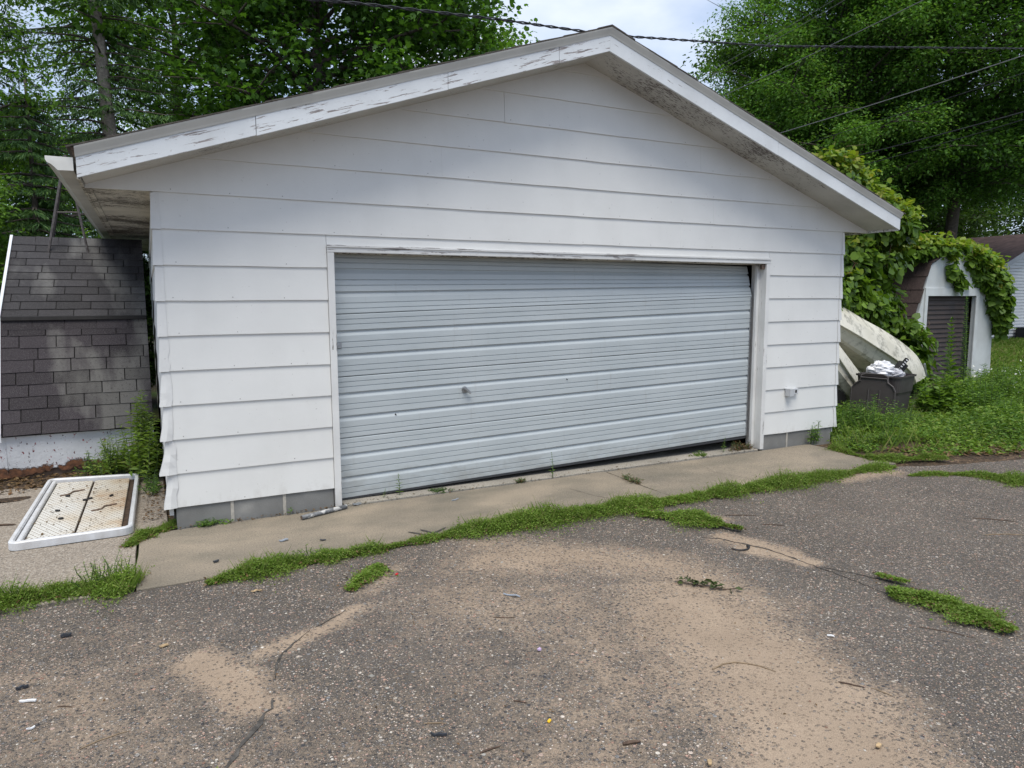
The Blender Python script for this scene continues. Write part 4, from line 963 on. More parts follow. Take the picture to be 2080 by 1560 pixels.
def leaf_dirs(n, droop=.4, flat=.85):
    D = RNG.normal(size=(n,3)); D[:,2] = D[:,2]*.45 - droop; N = RNG.normal(size=(n,3))*(1-flat) + np.array([0,0,1.0])*flat + RNG.normal(size=(n,3))*.25
    return D, N
def clusters(centers, per, spread, size, kind, m, name, parent, droop=.35, flat=.8, squash=.6):
    c = np.repeat(np.asarray(centers), per, axis=0); n = len(c)
    off = RNG.normal(size=(n,3))*spread; off[:,2] *= squash
    D, N = leaf_dirs(n, droop, flat); D += off/np.maximum(np.linalg.norm(off,axis=1,keepdims=True),1e-3)*.8
    return leaf_obj(name, c+off, D, N, size*RNG.uniform(.65,1.25,n), kind, m, parent)
def decid(label, base, H, z0, rad, limbs, per, spread, size, kind, m, trunk=.22, group=None, name='maple_tree', top=.9, seed=0, density=1.0, lean=(0,0), bark=None, upness=.45):
    r = random.Random(seed); t = thing(name, label, 'tree', (base[0], base[1], 0), group); b = MB()
    T = [Vector((base[0]+lean[0]*q+r.uniform(-.12,.12)*q*2, base[1]+lean[1]*q+r.uniform(-.12,.12)*q*2, H*top*q)) for q in (0,.12,.28,.45,.62,.8,1)]
    b.tube(T, [trunk*1.25, trunk, trunk*.85, trunk*.7, trunk*.5, trunk*.3, trunk*.12], 9)
    def at(z):
        q = max(0, min(.999, z/(H*top)))*1.0; qs = (0,.12,.28,.45,.62,.8,1)
        for i in range(6):
            if qs[i] <= q <= qs[i+1]: return T[i].lerp(T[i+1], (q-qs[i])/(qs[i+1]-qs[i]))
        return T[-1]
    cen = []; ga = r.uniform(0, 6.28)
    for i in range(limbs):
        f = (i+.5)/limbs; z = z0*.85 + (H*top-z0*.85)*f**.9; ga += 2.399963 + r.uniform(-.35,.35)
        # crown width at this height: widest at 40 %
        g = (z-z0)/(H-z0); w = rad*max(.12, (1-max(0,(g-.38)/.66)**2)**.5 if g > .38 else .72+.28*max(g,-.1)/.38)*r.uniform(.78,1.1)
        o = at(z); dr = Vector((math.cos(ga), math.sin(ga), 0)); P = [o]
        rise = upness*w*(.6+.8*g)
        for s in (.25,.5,.75,1.0):
            P.append(o + dr*w*s + Vector((r.uniform(-.2,.2)*s*w*.4, r.uniform(-.2,.2)*s*w*.4, rise*s - .18*w*s*s)))
        b.tube(P, [trunk*.38*(1-f*.6), trunk*.28*(1-f*.6), trunk*.18*(1-f*.5), trunk*.1, trunk*.04], 5, False)
        for k in range(int(7*density)+1):
            s = r.uniform(.14, 1.0); j = min(3, int(s*4)); q = P[j].lerp(P[j+1], s*4-j) if s < 1 else P[-1]
            a2 = ga + r.choice((-1,1))*r.uniform(.5,1.5); l = w*r.uniform(.22,.48)
            e = q + Vector((math.cos(a2)*l, math.sin(a2)*l, r.uniform(-.25,.55)*l)); mid = q.lerp(e,.5) + Vector((0,0,.06*l))
            b.tube([q, mid, e], [trunk*.09, trunk*.06, trunk*.025], 4, False)
            for u in (.45, .75, 1.0):
                c = q.lerp(e, u); cen.append((c.x+r.uniform(-.15,.15), c.y+r.uniform(-.15,.15), c.z+r.uniform(-.12,.12)))
        cen.append(tuple(P[-1])); cen.append(tuple(P[-2]))
    for k in range(10): cen.append(tuple(T[-1] + Vector((r.uniform(-.5,.5)*rad*.3, r.uniform(-.5,.5)*rad*.3, r.uniform(-.2, .9)))))
    b.build('trunk', bark or M_bark, t, smooth=True)
    cen = [c for c in cen if r.random() < .80]
    clusters(cen, int(per*1.2), spread*.80, size*1.06, kind, m, 'crown', t)
    return t, cen

def spruce(label, base, H, z0, rad, whorls, m=M_spruce, seed=0, bark=M_bark_l, trunk=.17, bare=0.0, size=.105, per=9, group=None, lean=(0,0)):
    r = random.Random(seed); t = thing('spruce_tree', label, 'tree', (base[0], base[1], 0), group); b = MB()
    T = [Vector((base[0]+lean[0]*q, base[1]+lean[1]*q, H*q)) for q in (0,.2,.4,.6,.8,1)]
    b.tube(T, [trunk, trunk*.86, trunk*.7, trunk*.5, trunk*.3, .02], 9)
    nf = len(b.f); P = []; D = []; S = []
    for i in range(whorls):
        f = i/whorls; z = z0 + (H*.985-z0)*f; w = rad*(1-f)**.75*r.uniform(.8,1.1) + .12; o = Vector((base[0]+lean[0]*z/H, base[1]+lean[1]*z/H, z))
        for j in range(r.randint(4,6)):
            a = r.uniform(0, 6.283); ww = w*r.uniform(.6,1.1); dr = Vector((math.cos(a), math.sin(a), 0)); pr = Vector((-dr.y, dr.x, 0))
            pts = [o + dr*ww*s + Vector((0,0,.10*ww*s - .42*ww*s*s + (.18*ww*s**4))) for s in (0,.3,.6,.85,1)]
            b.tube(pts, [.028,.02,.014,.009,.004], 4, False)
            if r.random() < bare: continue
            n = int(17*ww)+5
            for k in range(n):
                s = r.uniform(.04,1.0); q = o + dr*ww*s + Vector((0,0,.10*ww*s - .42*ww*s*s + .18*ww*s**4))
                sd = r.choice((-1,1)); l = .34*ww*(1.15-s)*r.uniform(.5,1.1)+.08
                e = pr*sd*l + dr*l*.55 + Vector((0,0,-.38*l-.05))
                for u in range(per):
                    uu = (u+r.random())/per; P.append(tuple(q + e*uu)); d = e.normalized() + Vector((r.uniform(-.6,.6), r.uniform(-.6,.6), r.uniform(-.75,.2))); D.append(tuple(d)); S.append(size*r.uniform(.6,1.2))
    o_ = b.build('trunk', bark, t, smooth=True); o_.data.materials.append(M_bark); mi = np.zeros(len(b.f), np.int32); mi[nf:] = 1; o_.data.polygons.foreach_set('material_index', mi)
    N = np.array([0,0,1.0]) + RNG.normal(size=(len(P),3))*.5
    leaf_obj('crown', P, D, N, S, 'needle', m, t); return t

# --- left and behind the garage
spruce('tall spruce with a pale bare trunk behind the left roof slope of the garage', (-.35, 11.4), 13.5, 1.2, 2.5, 52, seed=3, bare=.10, lean=(-.55,0), trunk=.19)
spruce('dark spruce at the far left behind the shingled shed, left of the pale trunk', (-2.9, 11.8), 12.5, .8, 2.2, 44, seed=9, bare=.10, trunk=.16, bark=M_bark)
spruce('short dense young spruce behind the antenna tripod', (-1.75, 9.4), 5.6, .5, 1.75, 26, seed=12, trunk=.10, bark=M_bark, per=10)
decid('thin open crowned tree with two dark stems at the far left', (-2.6, 9.6), 10.5, 4.6, 1.7, 18, 40, .26, .085, 'diamond', M_bright, .10, seed=21, name='ash_tree', density=.7, upness=.8)
decid('light green tree in the gap between the pale spruce trunk and the dark maple', (1.0, 19.5), 14.5, 3.0, 4.0, 34, 60, .42, .125, 'diamond', M_bright, .24, seed=22, name='ash_tree')
decid('big dark green maple right behind the middle of the garage roof', (4.3, 13.4), 12.5, 2.6, 4.3, 50, 34, .36, .145, 'maple', M_maple, .30, seed=23, density=1.15)
decid('smaller maple at the right edge of the big dark maple, with lighter yellow green leaves', (8.4, 15.6), 11.0, 2.8, 3.1, 34, 36, .34, .125, 'maple', M_silver, .20, seed=24)  # crown takes the lighter green leaf material
decid('green broadleaf tree at the far left edge beyond the shed', (-4.9, 12.6), 7.0, .8, 2.4, 30, 56, .32, .10, 'diamond', M_maple, .18, seed=25, name='broadleaf_tree')
decid('low leafy shrub tree at the left edge above the shingled shed', (-3.15, 8.0), 3.7, .5, 1.1, 22, 52, .20, .075, 'diamond', M_bright, .07, seed=26, name='broadleaf_tree')
decid('far broadleaf tree filling the gap behind the two left spruces', (-4.8, 24.0), 8.0, 1.0, 4.2, 34, 56, .45, .13, 'diamond', M_maple, .24, seed=27, name='broadleaf_tree')
# --- right
decid('tall light green silver maple right of the sky gap behind the garage', (22.6, 12.2), 16.0, 2.5, 3.8, 66, 84, .34, .108, 'diamond', M_silver, .30, seed=31, density=1.35, upness=.75)
decid('rounded silver maple low beside the sky gap, its top below the twisted cable', (21.9, 14.8), 9.4, 1.5, 2.6, 36, 84, .32, .105, 'diamond', M_silver, .20, seed=32, upness=.6)
decid('large dark spreading maple at the upper right corner with sky showing through', (26.6, 10.4), 15.5, 6.2, 5.2, 84, 60, .46, .13, 'diamond', M_maple, .26, seed=33, upness=.34, density=1.5)
decid('dark maple behind the vine covered shed', (24.5, 16.0), 13.0, 1.2, 4.6, 50, 44, .44, .17, 'diamond', M_deep, .28, seed=34)
decid('dark maple to the left of the far house', (36.5, 18.5), 12.0, .8, 4.6, 46, 32, .48, .22, 'diamond', M_deep, .30, seed=35)
decid('dark maple above the roof of the far house', (48.0, 22.0), 14.0, 1.0, 6.2, 46, 32, .55, .26, 'diamond', M_deep, .30, seed=36)
decid('dark broadleaf tree far behind the garden shed', (25.0, 24.0), 11.0, .8, 4.6, 40, 32, .48, .20, 'diamond', M_deep, .26, seed=37, name='broadleaf_tree')

# --- grape vines
def blob_vine(name, label, cat, ells, n, size, base, yfrac, stems, seed=0, zy=2.6, per_y=1.0):
    t = thing(name, label, cat, base); E_ = np.array([e[:6] for e in ells]); vol = (E_[:,3]*E_[:,4]+E_[:,3]*E_[:,5]+E_[:,4]*E_[:,5]); pr = vol/vol.sum()
    k = RNG.choice(len(E_), n*2, p=pr); d = rdir(n*2); rr = 1 + np.clip(RNG.normal(size=(n*2,1))*.20 - .06, -.5, .38)
    P = E_[k,:3] + d*rr*E_[k,3:6]
    inside = np.zeros(len(P), bool)
    for j in range(len(E_)):
        q = (P-E_[j,:3])/E_[j,3:6]; inside |= ((q**2).sum(1) < .62) & (k != j)
    ok = ~inside & (fbm(P[:,0]*1.0+P[:,1], P[:,2], seed+5, 3, 3.4) > -.42) & (P[:,2] > .05); P = P[ok][:n]; d = d[ok][:n]; m_ = len(P)
    D = d*.5 + RNG.normal(size=(m_,3))*.55; D[:,2] -= .75
    N = d*.7 + np.array([0,-.25,.75]) + RNG.normal(size=(m_,3))*.35
    S = size*RNG.uniform(.55,1.25,m_)
    yg = (P[:,2] > zy + RNG.normal(size=m_)*.35) & (RNG.random(m_) < yfrac) & (d[:,2] > .1)
    leaf_obj('foliage', P[~yg], D[~yg], N[~yg], S[~yg], 'grape', M_grape, t)
    if yg.any(): leaf_obj('new_growth', P[yg]+np.array([0,0,.03]), D[yg]+np.array([0,0,.5]), N[yg], S[yg]*.75, 'grape', M_young, t)
    r = random.Random(seed); b = MB()
    for i in range(stems):
        e = ells[r.randrange(len(ells))]; p0 = Vector((e[0]+r.uniform(-.3,.3), e[1]+r.uniform(-.2,.2), 0)); p1 = Vector((e[0]+r.uniform(-1,1)*e[3]*.7, e[1]+r.uniform(-1,1)*e[4]*.5, e[2]+r.uniform(-.5,.5)*e[5]))
        b.tube([p0, p0.lerp(p1,.4)+Vector((r.uniform(-.2,.2),r.uniform(-.2,.2),.1)), p1], [.02,.014,.006], 5)
    # shoots that stick out of the outline
    for i in range(stems*2 + 8):
        e = ells[r.randrange(len(ells))]; a = r.uniform(0,6.28); p = Vector((e[0]+e[3]*.75*math.cos(a), e[1]+e[4]*.6*math.sin(a), e[2]+e[5]*.75)); b.tube([p, p+Vector((r.uniform(-.2,.2),r.uniform(-.2,.1),.18)), p+Vector((r.uniform(-.4,.4),r.uniform(-.2,.1),.26))], [.006,.004,.002], 4)
    b.build('stem', M_stem_r, t); return t
blob_vine('grape_vine', 'tall tangle of grape vine with yellow green tops behind the right garage eave', 'vine',
    [(10.2,3.0,1.7,1.0,.5,1.5),(10.75,2.8,3.80,.50,.4,.42),(11.45,2.8,3.42,.60,.45,.46),(12.15,2.8,3.10,.60,.45,.44),(11.2,3.0,2.6,.9,.5,.65),(12.0,3.0,2.55,.70,.5,.42),(11.4,2.95,1.75,.9,.4,.55),(12.1,3.0,1.45,.62,.4,.62),(12.9,2.8,.62,.60,.40,.62),(10.5,2.45,1.90,.65,.28,.36),(11.2,2.55,1.62,.6,.28,.30),(9.95,2.3,1.7,.4,.25,.35)], 19000, .128, (10.9,3,0), .85, 12, 1, 2.55)
blob_vine('grape_vine', 'grape vine creeping over the roof and front of the white garden shed', 'vine',
    [(12.9,3.9,2.82,.75,.5,.26),(13.9,3.7,2.74,.75,.5,.22),(14.8,3.5,2.78,.75,.42,.22),(15.6,3.4,2.62,.60,.40,.26),(16.15,3.25,2.30,.46,.34,.40),(16.5,3.1,1.85,.26,.26,.42),(16.62,3.05,1.35,.14,.18,.34),(14.95,3.12,2.42,.18,.07,.26),(15.45,3.12,2.30,.28,.07,.28),(15.1,3.1,2.15,.07,.05,.22)], 7000, .128, (14.8,3.4,0), .85, 0, 2, 2.2)

# --- weeds
def stem_weed(label, loc, H, pairs, leaf, m, kind='lance', seed=0, name='weed', lean=.1, stem=None, group=None, whorl=2, cat='weed', spike=False):
    r = random.Random(seed); t = thing(name, label, cat, loc, group); p = Vector(loc); q = Vector((r.uniform(-1,1)*lean, r.uniform(-1,1)*lean, H))
    pts = [p + q*s + Vector((0,0,0)) + Vector((math.sin(s*3)*lean*.2, 0, 0)) for s in (0,.3,.6,.85,1)]
    b = MB(); b.tube(pts, [.012*H+.0015,.010*H+.001,.007*H+.001,.004*H+.001,.001], 5); P=[];D=[];S=[];a=r.uniform(0,6)
    for i in range(pairs):
        s = .12 + .88*(i+.5)/pairs; c = p + q*s; a += 1.571 + r.uniform(-.3,.3)
        for k in range(whorl):
            d = Vector((math.cos(a+k*6.283/whorl), math.sin(a+k*6.283/whorl), .35+.5*s)); P.append(tuple(c)); D.append(tuple(d)); S.append(leaf*(1.15-.75*s if not spike else .9-.5*s)*r.uniform(.8,1.2))
    for k in range(4): P.append(tuple(p+q)); D.append((r.uniform(-.5,.5), r.uniform(-.5,.5), 1)); S.append(leaf*.4)
    b.build('stem', stem or M_stem, t); N = np.array([0,0,1.0])+RNG.normal(size=(len(P),3))*.25
    leaf_obj('foliage', P, D, N, S, kind, m, t); return t
def bush_weed(label, loc, rx, ry, H, n, leaf, m, kind='lance', seed=0, name='weed_clump', cat='weeds'):
    r = random.Random(seed); t = thing(name, label, cat, loc); b = MB(); P=[];D=[];S=[]
    for i in range(n):
        u, v_ = r.gauss(0,.45), r.gauss(0,.45); p = Vector((loc[0]+rx*u, loc[1]+ry*v_, loc[2])); h = H*r.uniform(.35,1.0)*(1-.35*min(1, math.hypot(u,v_)))
        q = Vector((u*.25*rx + r.uniform(-.06,.06), v_*.25*ry + r.uniform(-.06,.06), h)); b.tube([p, p+q*.5+Vector((r.uniform(-.02,.02),0,.02)), p+q], [.004,.003,.0012], 4, False)
        k = max(5, int(h/.032)); a = r.uniform(0,6)
        for j in range(k):
            s = .15+.85*(j+.5)/k; a += 1.7+r.uniform(-.4,.4)
            for w_ in range(2): P.append(tuple(p+q*s)); D.append((math.cos(a+w_*3.14), math.sin(a+w_*3.14), r.uniform(-.1,.7))); S.append(leaf*(1.2-.6*s)*r.uniform(.6,1.2))
    tag(b.build('stem', M_stem, t), kind='stuff'); N = np.array([0,-.1,1.0])+RNG.normal(size=(len(P),3))*.35
    leaf_obj('foliage', P, D, N, S, kind, m, t); return t
# left, between shed and garage
bush_weed('leafy dark weeds growing in the gap between the shed and the garage corner', (-.17,1.95,0), .15, .25, .95, 46, .095, M_weed, seed=41)
bush_weed('bushy weeds with yellow specks in front of the shed foot above the white table top', (-.42,2.15,0), .26, .14, .50, 60, .065, M_weed, seed=42)
bush_weed('small weed against the shed foot left of the bushy weeds', (-.70,2.22,0), .09, .09, .36, 14, .055, M_weed_d, seed=43)
bush_weed('low weeds along the garage side wall right of the white table top', (-.12,1.35,0), .07, .30, .20, 22, .05, M_weed_d, seed=44)
bush_weed('pale sumac shoots with long leaves behind the shed ridge under the gutter', (-.86,6.25,0), .22, .2, 3.25, 9, .24, M_sumac, seed=45, name='sumac_shrub', cat='shrub')
bush_weed('long leaved shoots at the left edge behind the shingled shed', (-2.2,5.3,0), .30, .4, 2.4, 10, .20, M_sumac, seed=46, name='sumac_shrub', cat='shrub')
decid('low shrub added to darken the gap between shed and garage at the back', (-.45, 7.6), 2.7, .15, .62, 18, 40, .16, .085, 'diamond', M_deep, .03, seed=47, name='shrub')  # added shrub, blocks the sky light so the gap stays dark
# along the garage front
stem_weed('small upright weed in front of the left end of the garage door', (1.86,.06,.005), .19, 9, .045, M_weed, seed=51, lean=.02, name='weed_plant')
stem_weed('tiny weed seedling left of the small upright weed at the door', (1.70,.05,.005), .08, 5, .03, M_weed, seed=52, lean=.02, name='weed_plant')
stem_weed('thin dark leggy weed before the middle of the garage door', (3.41,-.02,.0), .24, 8, .042, M_weed_d, seed=53, lean=.05, name='weed_plant')
bush_weed('flat dark weed lying on the apron by the door left of the middle', (2.22,.03,.0), .12, .04, .04, 26, .03, M_deep, seed=54)
bush_weed('reddish dried weed tuft on the apron joint left of the leggy weed', (3.05,-.02,0), .05, .03, .05, 14, .025, M_dead, seed=55)
bush_weed('dried dark weeds in the crack between the two apron slabs', (4.03,-.50,0), .04, .20, .06, 26, .03, M_dead, seed=56)
bush_weed('small round green weed at the right end of the door gap', (5.35,.04,0), .07, .05, .07, 22, .035, M_weed, seed=57)
stem_weed('upright weed beside the straw under the raised end of the door', (5.72,.05,0), .17, 8, .045, M_weed_d, seed=58, lean=.03, name='weed_plant')
bush_weed('dry straw tuft at the foot of the right door jamb', (6.05,.06,0), .22, .03, .13, 30, .05, M_dead, 'needle', seed=59)
bush_weed('weed growing against the right concrete block footing', (7.05,-.08,0), .10, .04, .42, 12, .06, M_weed_d, seed=60)
bush_weed('flat weed at the foot of the left concrete blocks', (.30,-.05,0), .12, .03, .07, 14, .045, M_weed_d, seed=61)
stem_weed('two leaved seedling at the left footing beside the pipe', (.88,-.04,0), .045, 2, .06, M_weed_d, seed=62, lean=.01, name='weed_plant')
stem_weed('single taller weed rising out of the green strip below the bare concrete', (1.93,-1.14,0), .12, 5, .05, M_weed, seed=63, lean=.02, name='weed_plant')
# tall goldenrod like weeds at the garden shed
stem_weed('tallest narrow weed before the brown shed door', (13.6,2.0,0), 1.75, 40, .13, M_weed_d, seed=71, lean=.12, name='goldenrod', whorl=3, spike=True)
stem_weed('shorter narrow weed left of the tallest one at the brown shed door', (13.0,1.9,0), 1.05, 26, .12, M_weed_d, seed=72, lean=.12, name='goldenrod', whorl=3, spike=True)
stem_weed('broad leaved weed sapling between the narrow weeds by the shed door', (13.25,2.05,0), 1.35, 16, .20, M_grape, 'diamond', seed=73, lean=.15, name='weed_plant', whorl=3)
bush_weed('bushy weed at the right door post of the garden shed', (14.3,1.7,0), .45, .3, .75, 26, .10, M_weed_d, seed=74)
bush_weed('flowering weeds in front of the trash bin', (9.25,.35,0), .75, .16, .26, 44, .06, M_weed_d, seed=75)
bush_weed('dark weeds between the garage corner and the trash bin', (8.25,.35,0), .45, .28, .48, 60, .075, M_weed_d, seed=76)
bush_weed('bright green weeds at the right garage corner', (7.42,-.35,0), .22, .22, .22, 60, .045, M_weed, seed=77)
bush_weed('broad leaved weeds right of the trash bin', (10.9,.75,0), .55, .40, .65, 56, .13, M_grape, 'diamond', seed=78)

def stuff_leaves(name, label, P, D, N, S, kind, m): 
    return tag(leaf_obj(name, P, D, N, S, kind, m), label, kind='stuff')
# weed bed on the right: one uncountable mass, knee high and thinning to the edge
def poly_sample(poly, n):
    poly = np.array(poly); lo, hi = poly.min(0), poly.max(0); out = []
    while sum(len(o) for o in out) < n:
        q = lo + (hi-lo)*RNG.random((n*2,2)); ins = np.zeros(len(q), bool); j = len(poly)-1
        for i in range(len(poly)):
            c = ((poly[i,1] > q[:,1]) != (poly[j,1] > q[:,1])) & (q[:,0] < (poly[j,0]-poly[i,0])*(q[:,1]-poly[i,1])/(poly[j,1]-poly[i,1]+1e-9)+poly[i,0]); ins ^= c; j = i
        out.append(q[ins])
    return np.concatenate(out)[:n]
bed = [(7.55,.6),(7.5,-.1),(7.15,-.55),(7.7,-.95),(8.6,-1.35),(10.2,-1.45),(13,-1.3),(16,-.6),(16,2.2),(13.2,2.4),(11,1.0),(8.8,1.5)]
n = 6000; q = poly_sample(bed, n); q = q[fbm(q[:,0], q[:,1], 58, 3, 2.6) > -.45 - .4*(q[:,1]+.6)]; n = len(q); hn = fbm(q[:,0], q[:,1], 51, 3, 1.6); H_ = np.clip(.21+.20*hn, .04, .55)*(.6+.6*RNG.random(n))*np.clip(.75+.16*(q[:,0]-9.5), .55, 1.9)*np.where((q[:,0]>8.3)&(q[:,0]<10.6)&(q[:,1]>-.35)&(q[:,1]<1.2), .5, 1); H_ *= np.clip((q[:,1]+1.45+.45*hn)/.9, .05, 1)
k = 12; ii = np.repeat(np.arange(n), k); s = RNG.random(len(ii)); ph = RNG.random(len(ii))*6.283
P = np.stack([q[ii,0]+RNG.normal(size=len(ii))*.045*(1+s), q[ii,1]+RNG.normal(size=len(ii))*.045*(1+s), -.02+H_[ii]*s], 1)
D = np.stack([np.cos(ph), np.sin(ph), RNG.uniform(-.2,.8,len(ii))], 1); N = np.array([0,0,1.0])+RNG.normal(size=P.shape)*.4
sel = RNG.random(len(ii)) < .55 + .3*np.sign(fbm(P[:,0],P[:,1],52,2,2.0))*.6
stuff_leaves('weed_bed', 'dense mixed green weeds covering the ground right of the garage', P[sel], D[sel], N[sel], .065*RNG.uniform(.5,1.4,sel.sum()), 'lance', M_weed_d)
stuff_leaves('weed_bed', 'lighter small leaved weeds mixed through the bed right of the garage', P[~sel], D[~sel], N[~sel], .050*RNG.uniform(.5,1.3,(~sel).sum()), 'diamond', M_weed)
n = 3500; q = poly_sample(bed, n); ph = RNG.random(n)*6.283; hb = np.clip(.10+.12*fbm(q[:,0], q[:,1], 71, 3, 1.3), .04, .25)*np.clip((q[:,1]+1.5)/.8, .3, 1)
stuff_leaves('weed_grass', 'long loose grass blades standing in the weed bed right of the garage', np.stack([q[:,0],q[:,1],np.full(n,-.04)],1), np.stack([np.cos(ph)*.5,np.sin(ph)*.5,np.ones(n)],1), np.stack([np.sin(ph),-np.cos(ph),np.zeros(n)],1)+RNG.normal(size=(n,3))*.2, (.05+hb)*RNG.uniform(.6,1.5,n), 'blade', M_grassm)
bush_weed('yellow green weed patch at the near edge of the weed bed', (8.9,-.75,0), .55, .16, .24, 40, .05, M_weed, seed=81)
bush_weed('coarse weeds in the middle of the bed right of the trash bin', (10.6,-.35,0), .6, .3, .42, 44, .085, M_weed_d, seed=82)
bush_weed('upright seedy weeds at the right side of the weed bed', (12.3,-.2,0), .7, .35, .60, 44, .075, M_weed_d, seed=83)
bush_weed('pale leaved weed in the weed bed before the garden shed door', (11.9,.9,0), .35, .25, .55, 26, .12, M_grape, 'diamond', seed=84)
bush_weed('dark low weeds at the front corner of the weed bed', (7.95,-.45,0), .35, .2, .26, 40, .05, M_weed_d, seed=85)
stem_weed('thin seedy stalk in front of the trash bin lid', (9.05,.05,0), .50, 16, .05, M_weed_d, seed=86, lean=.05, name='weed_plant')
for i_, (x_, y_, rx_, h_, n_, l_, m_, lab_) in enumerate([(8.3,.05,.45,.60,46,.075,M_weed_d,'dark bushy weeds a step right of the right garage corner'),(9.6,-.55,.5,.30,34,.055,M_weed_d,'knee high dark weeds in front of the trash bin towards the asphalt'),
    (11.4,-.75,.5,.34,34,.06,M_weed,'yellow green bushy weeds at the right front of the weed bed'),(11.2,.35,.55,.75,44,.085,M_weed_d,'tall dark weeds between the trash bin and the garden shed'),(12.4,.7,.6,.85,44,.085,M_weed_d,'tall leafy weeds left of the white flowers'),
    (13.6,-.35,.6,.55,34,.08,M_weed,'tall light green weeds at the right edge of the weed bed'),(10.2,-1.05,.35,.16,24,.045,M_weed,'low light weeds at the dead leaf edge of the bed')]):
    bush_weed(lab_, (x_,y_,0), rx_, .25, h_, n_, l_, m_, seed=300+i_)
# white flower specks out in the lawn edge
q = poly_sample([(12.0,.2),(16,.2),(18,2.6),(14,2.6)], 120); n = len(q)
stuff_leaves('clover_flowers', 'tiny white flowers sprinkled over the lawn edge by the garden shed', np.stack([q[:,0],q[:,1],RNG.uniform(.18,.42,n)],1), rdir(n), rdir(n), np.full(n,.05), 'diamond', plain('white_petal', (.65,.65,.58), .6))
# lawn
q = np.concatenate([poly_sample([(12,-.8),(18,-1.2),(46,-1),(46,10.8),(26,10.8),(16.9,3.6),(16,2.3)], 26000), poly_sample([(16.9,3.4),(19,3.4),(34,10.8),(26,10.8)], 6000)]); n = len(q); ph = RNG.random(n)*6.283
stuff_leaves('lawn_grass', 'mown green lawn grass in front of the far house', np.stack([q[:,0],q[:,1],np.full(n,-.06)],1), np.stack([np.cos(ph)*.5,np.sin(ph)*.5,np.ones(n)],1), np.stack([np.sin(ph),-np.cos(ph),np.zeros(n)],1)+RNG.normal(size=(n,3))*.2, RNG.uniform(.10,.24,n), 'diamond', M_grassm)
# bright low strips: moss like knotweed and grass in the joints
def strip(label, pts, w, n, h=.05, name='weed_strip', blades=.55, seed=0, leaf=.014):
    """pts: (x, y, local width factor)"""
    pts = np.array(pts, float); L_ = np.hypot(*(pts[1:,:2]-pts[:-1,:2]).T); wt = L_*(pts[1:,2]+pts[:-1,2])/2; pr = wt/wt.sum()
    k = RNG.choice(len(L_), n, p=pr); u = RNG.random(n); a = pts[k]*(1-u)[:,None] + pts[k+1]*u[:,None]
    tdir = (pts[k+1,:2]-pts[k,:2])/L_[k][:,None]; nv = np.stack([-tdir[:,1], tdir[:,0]], 1)
    cl = .58+.62*fbm(a[:,0], a[:,1], seed+60, 4, 7.0); o = RNG.normal(size=n)*.5*np.where(RNG.random(n) < .12, 1.7, 1)
    ww = w*a[:,2]*np.clip(cl,.08,1.45); xy = a[:,:2] + nv*(o*ww)[:,None] + RNG.normal(size=(n,2))*.008
    hh = h*a[:,2]**.5*np.clip(cl+.35*fbm(a[:,0]+o*w, a[:,1]+o*w*.6, seed+90, 3, 22.0),.15,1.6)*np.exp(-(o/.7)**2)*RNG.uniform(.1,1.15,n)
    P = np.stack([xy[:,0], xy[:,1], .002+hh], 1); ph = RNG.random(n)*6.283
    D = np.stack([np.cos(ph), np.sin(ph), RNG.uniform(-.1,.9,n)], 1); N = np.array([0,0,1.0])+RNG.normal(size=P.shape)*.45
    nb = int(n*blades); t = tag(leaf_obj(name, P, D, N, leaf*RNG.uniform(.6,1.5,n), 'diamond', M_weed), label, kind='stuff')
    Pb = P[:nb].copy(); Pb[:,2] = -.005; Db = np.stack([np.cos(ph[:nb])*.55, np.sin(ph[:nb])*.55, np.ones(nb)], 1); Nb = np.stack([np.sin(ph[:nb]), -np.cos(ph[:nb]), np.zeros(nb)], 1)
    kd = slice(0, n//22); Pd = P[kd].copy(); Pd[:,2] = .004+.4*hh[kd]; tag(leaf_obj('leaf_litter', Pd+np.stack([RNG.normal(size=len(Pd))*.03,RNG.normal(size=len(Pd))*.03,np.zeros(len(Pd))],1), D[kd], N[kd], leaf*1.3*RNG.uniform(.6,1.5,len(Pd)), 'diamond', M_dead), label.replace('low green weeds', 'brown dead leaf bits'), kind='stuff')
    tag(leaf_obj('grass_strip', Pb, Db, Nb, (h*.35+hh[:nb]*1.1)*RNG.uniform(.4,1.5,nb), 'blade', M_grassm), label.replace('low green weeds', 'thin grass blades'), kind='stuff'); return t
strip('low green weeds in the joint between apron and asphalt, left of the table corner', [(-2.2,-1.15,.9),(-1.2,-1.12,.9),(-.7,-1.05,1.0),(-.45,-1.08,1.35),(-.24,-1.15,1.3)], .17, 15000, .105, seed=1)
strip('low green weeds in a long band along the front edge of the apron', [(.16,-1.30,.35),(.34,-1.25,1.0),(.70,-1.21,1.35),(1.0,-1.20,.85),(1.12,-1.21,.5),(1.3,-1.20,.75),(1.7,-1.16,1.0),(2.2,-1.15,1.3),(2.8,-1.17,1.2),(3.4,-1.2,1.25),(3.9,-1.22,1.25),(4.5,-1.24,1.0),(5.2,-1.27,.95),(5.8,-1.28,1.0),(6.4,-1.26,.9),(6.8,-1.32,.5)], .155, 50000, .084, seed=2)
strip('low green weeds spreading from the band onto the asphalt', [(3.45,-1.35,.8),(3.68,-1.62,1.2),(3.82,-1.88,1.0),(3.9,-2.06,.5)], .16, 9000, .06, seed=3)
strip('low green weeds along the side joint at the garage corner', [(-.30,-.30,.5),(-.22,-.12,.9),(-.06,.02,1.2),(.03,.10,.9)], .13, 9000, .085, seed=4)
strip('low green weeds in a small tuft on the asphalt beside the red scrap', [(.93,-1.80,.8),(1.02,-1.70,.9),(1.16,-1.58,.9),(1.2,-1.53,.4)], .10, 5000, .045, seed=5)
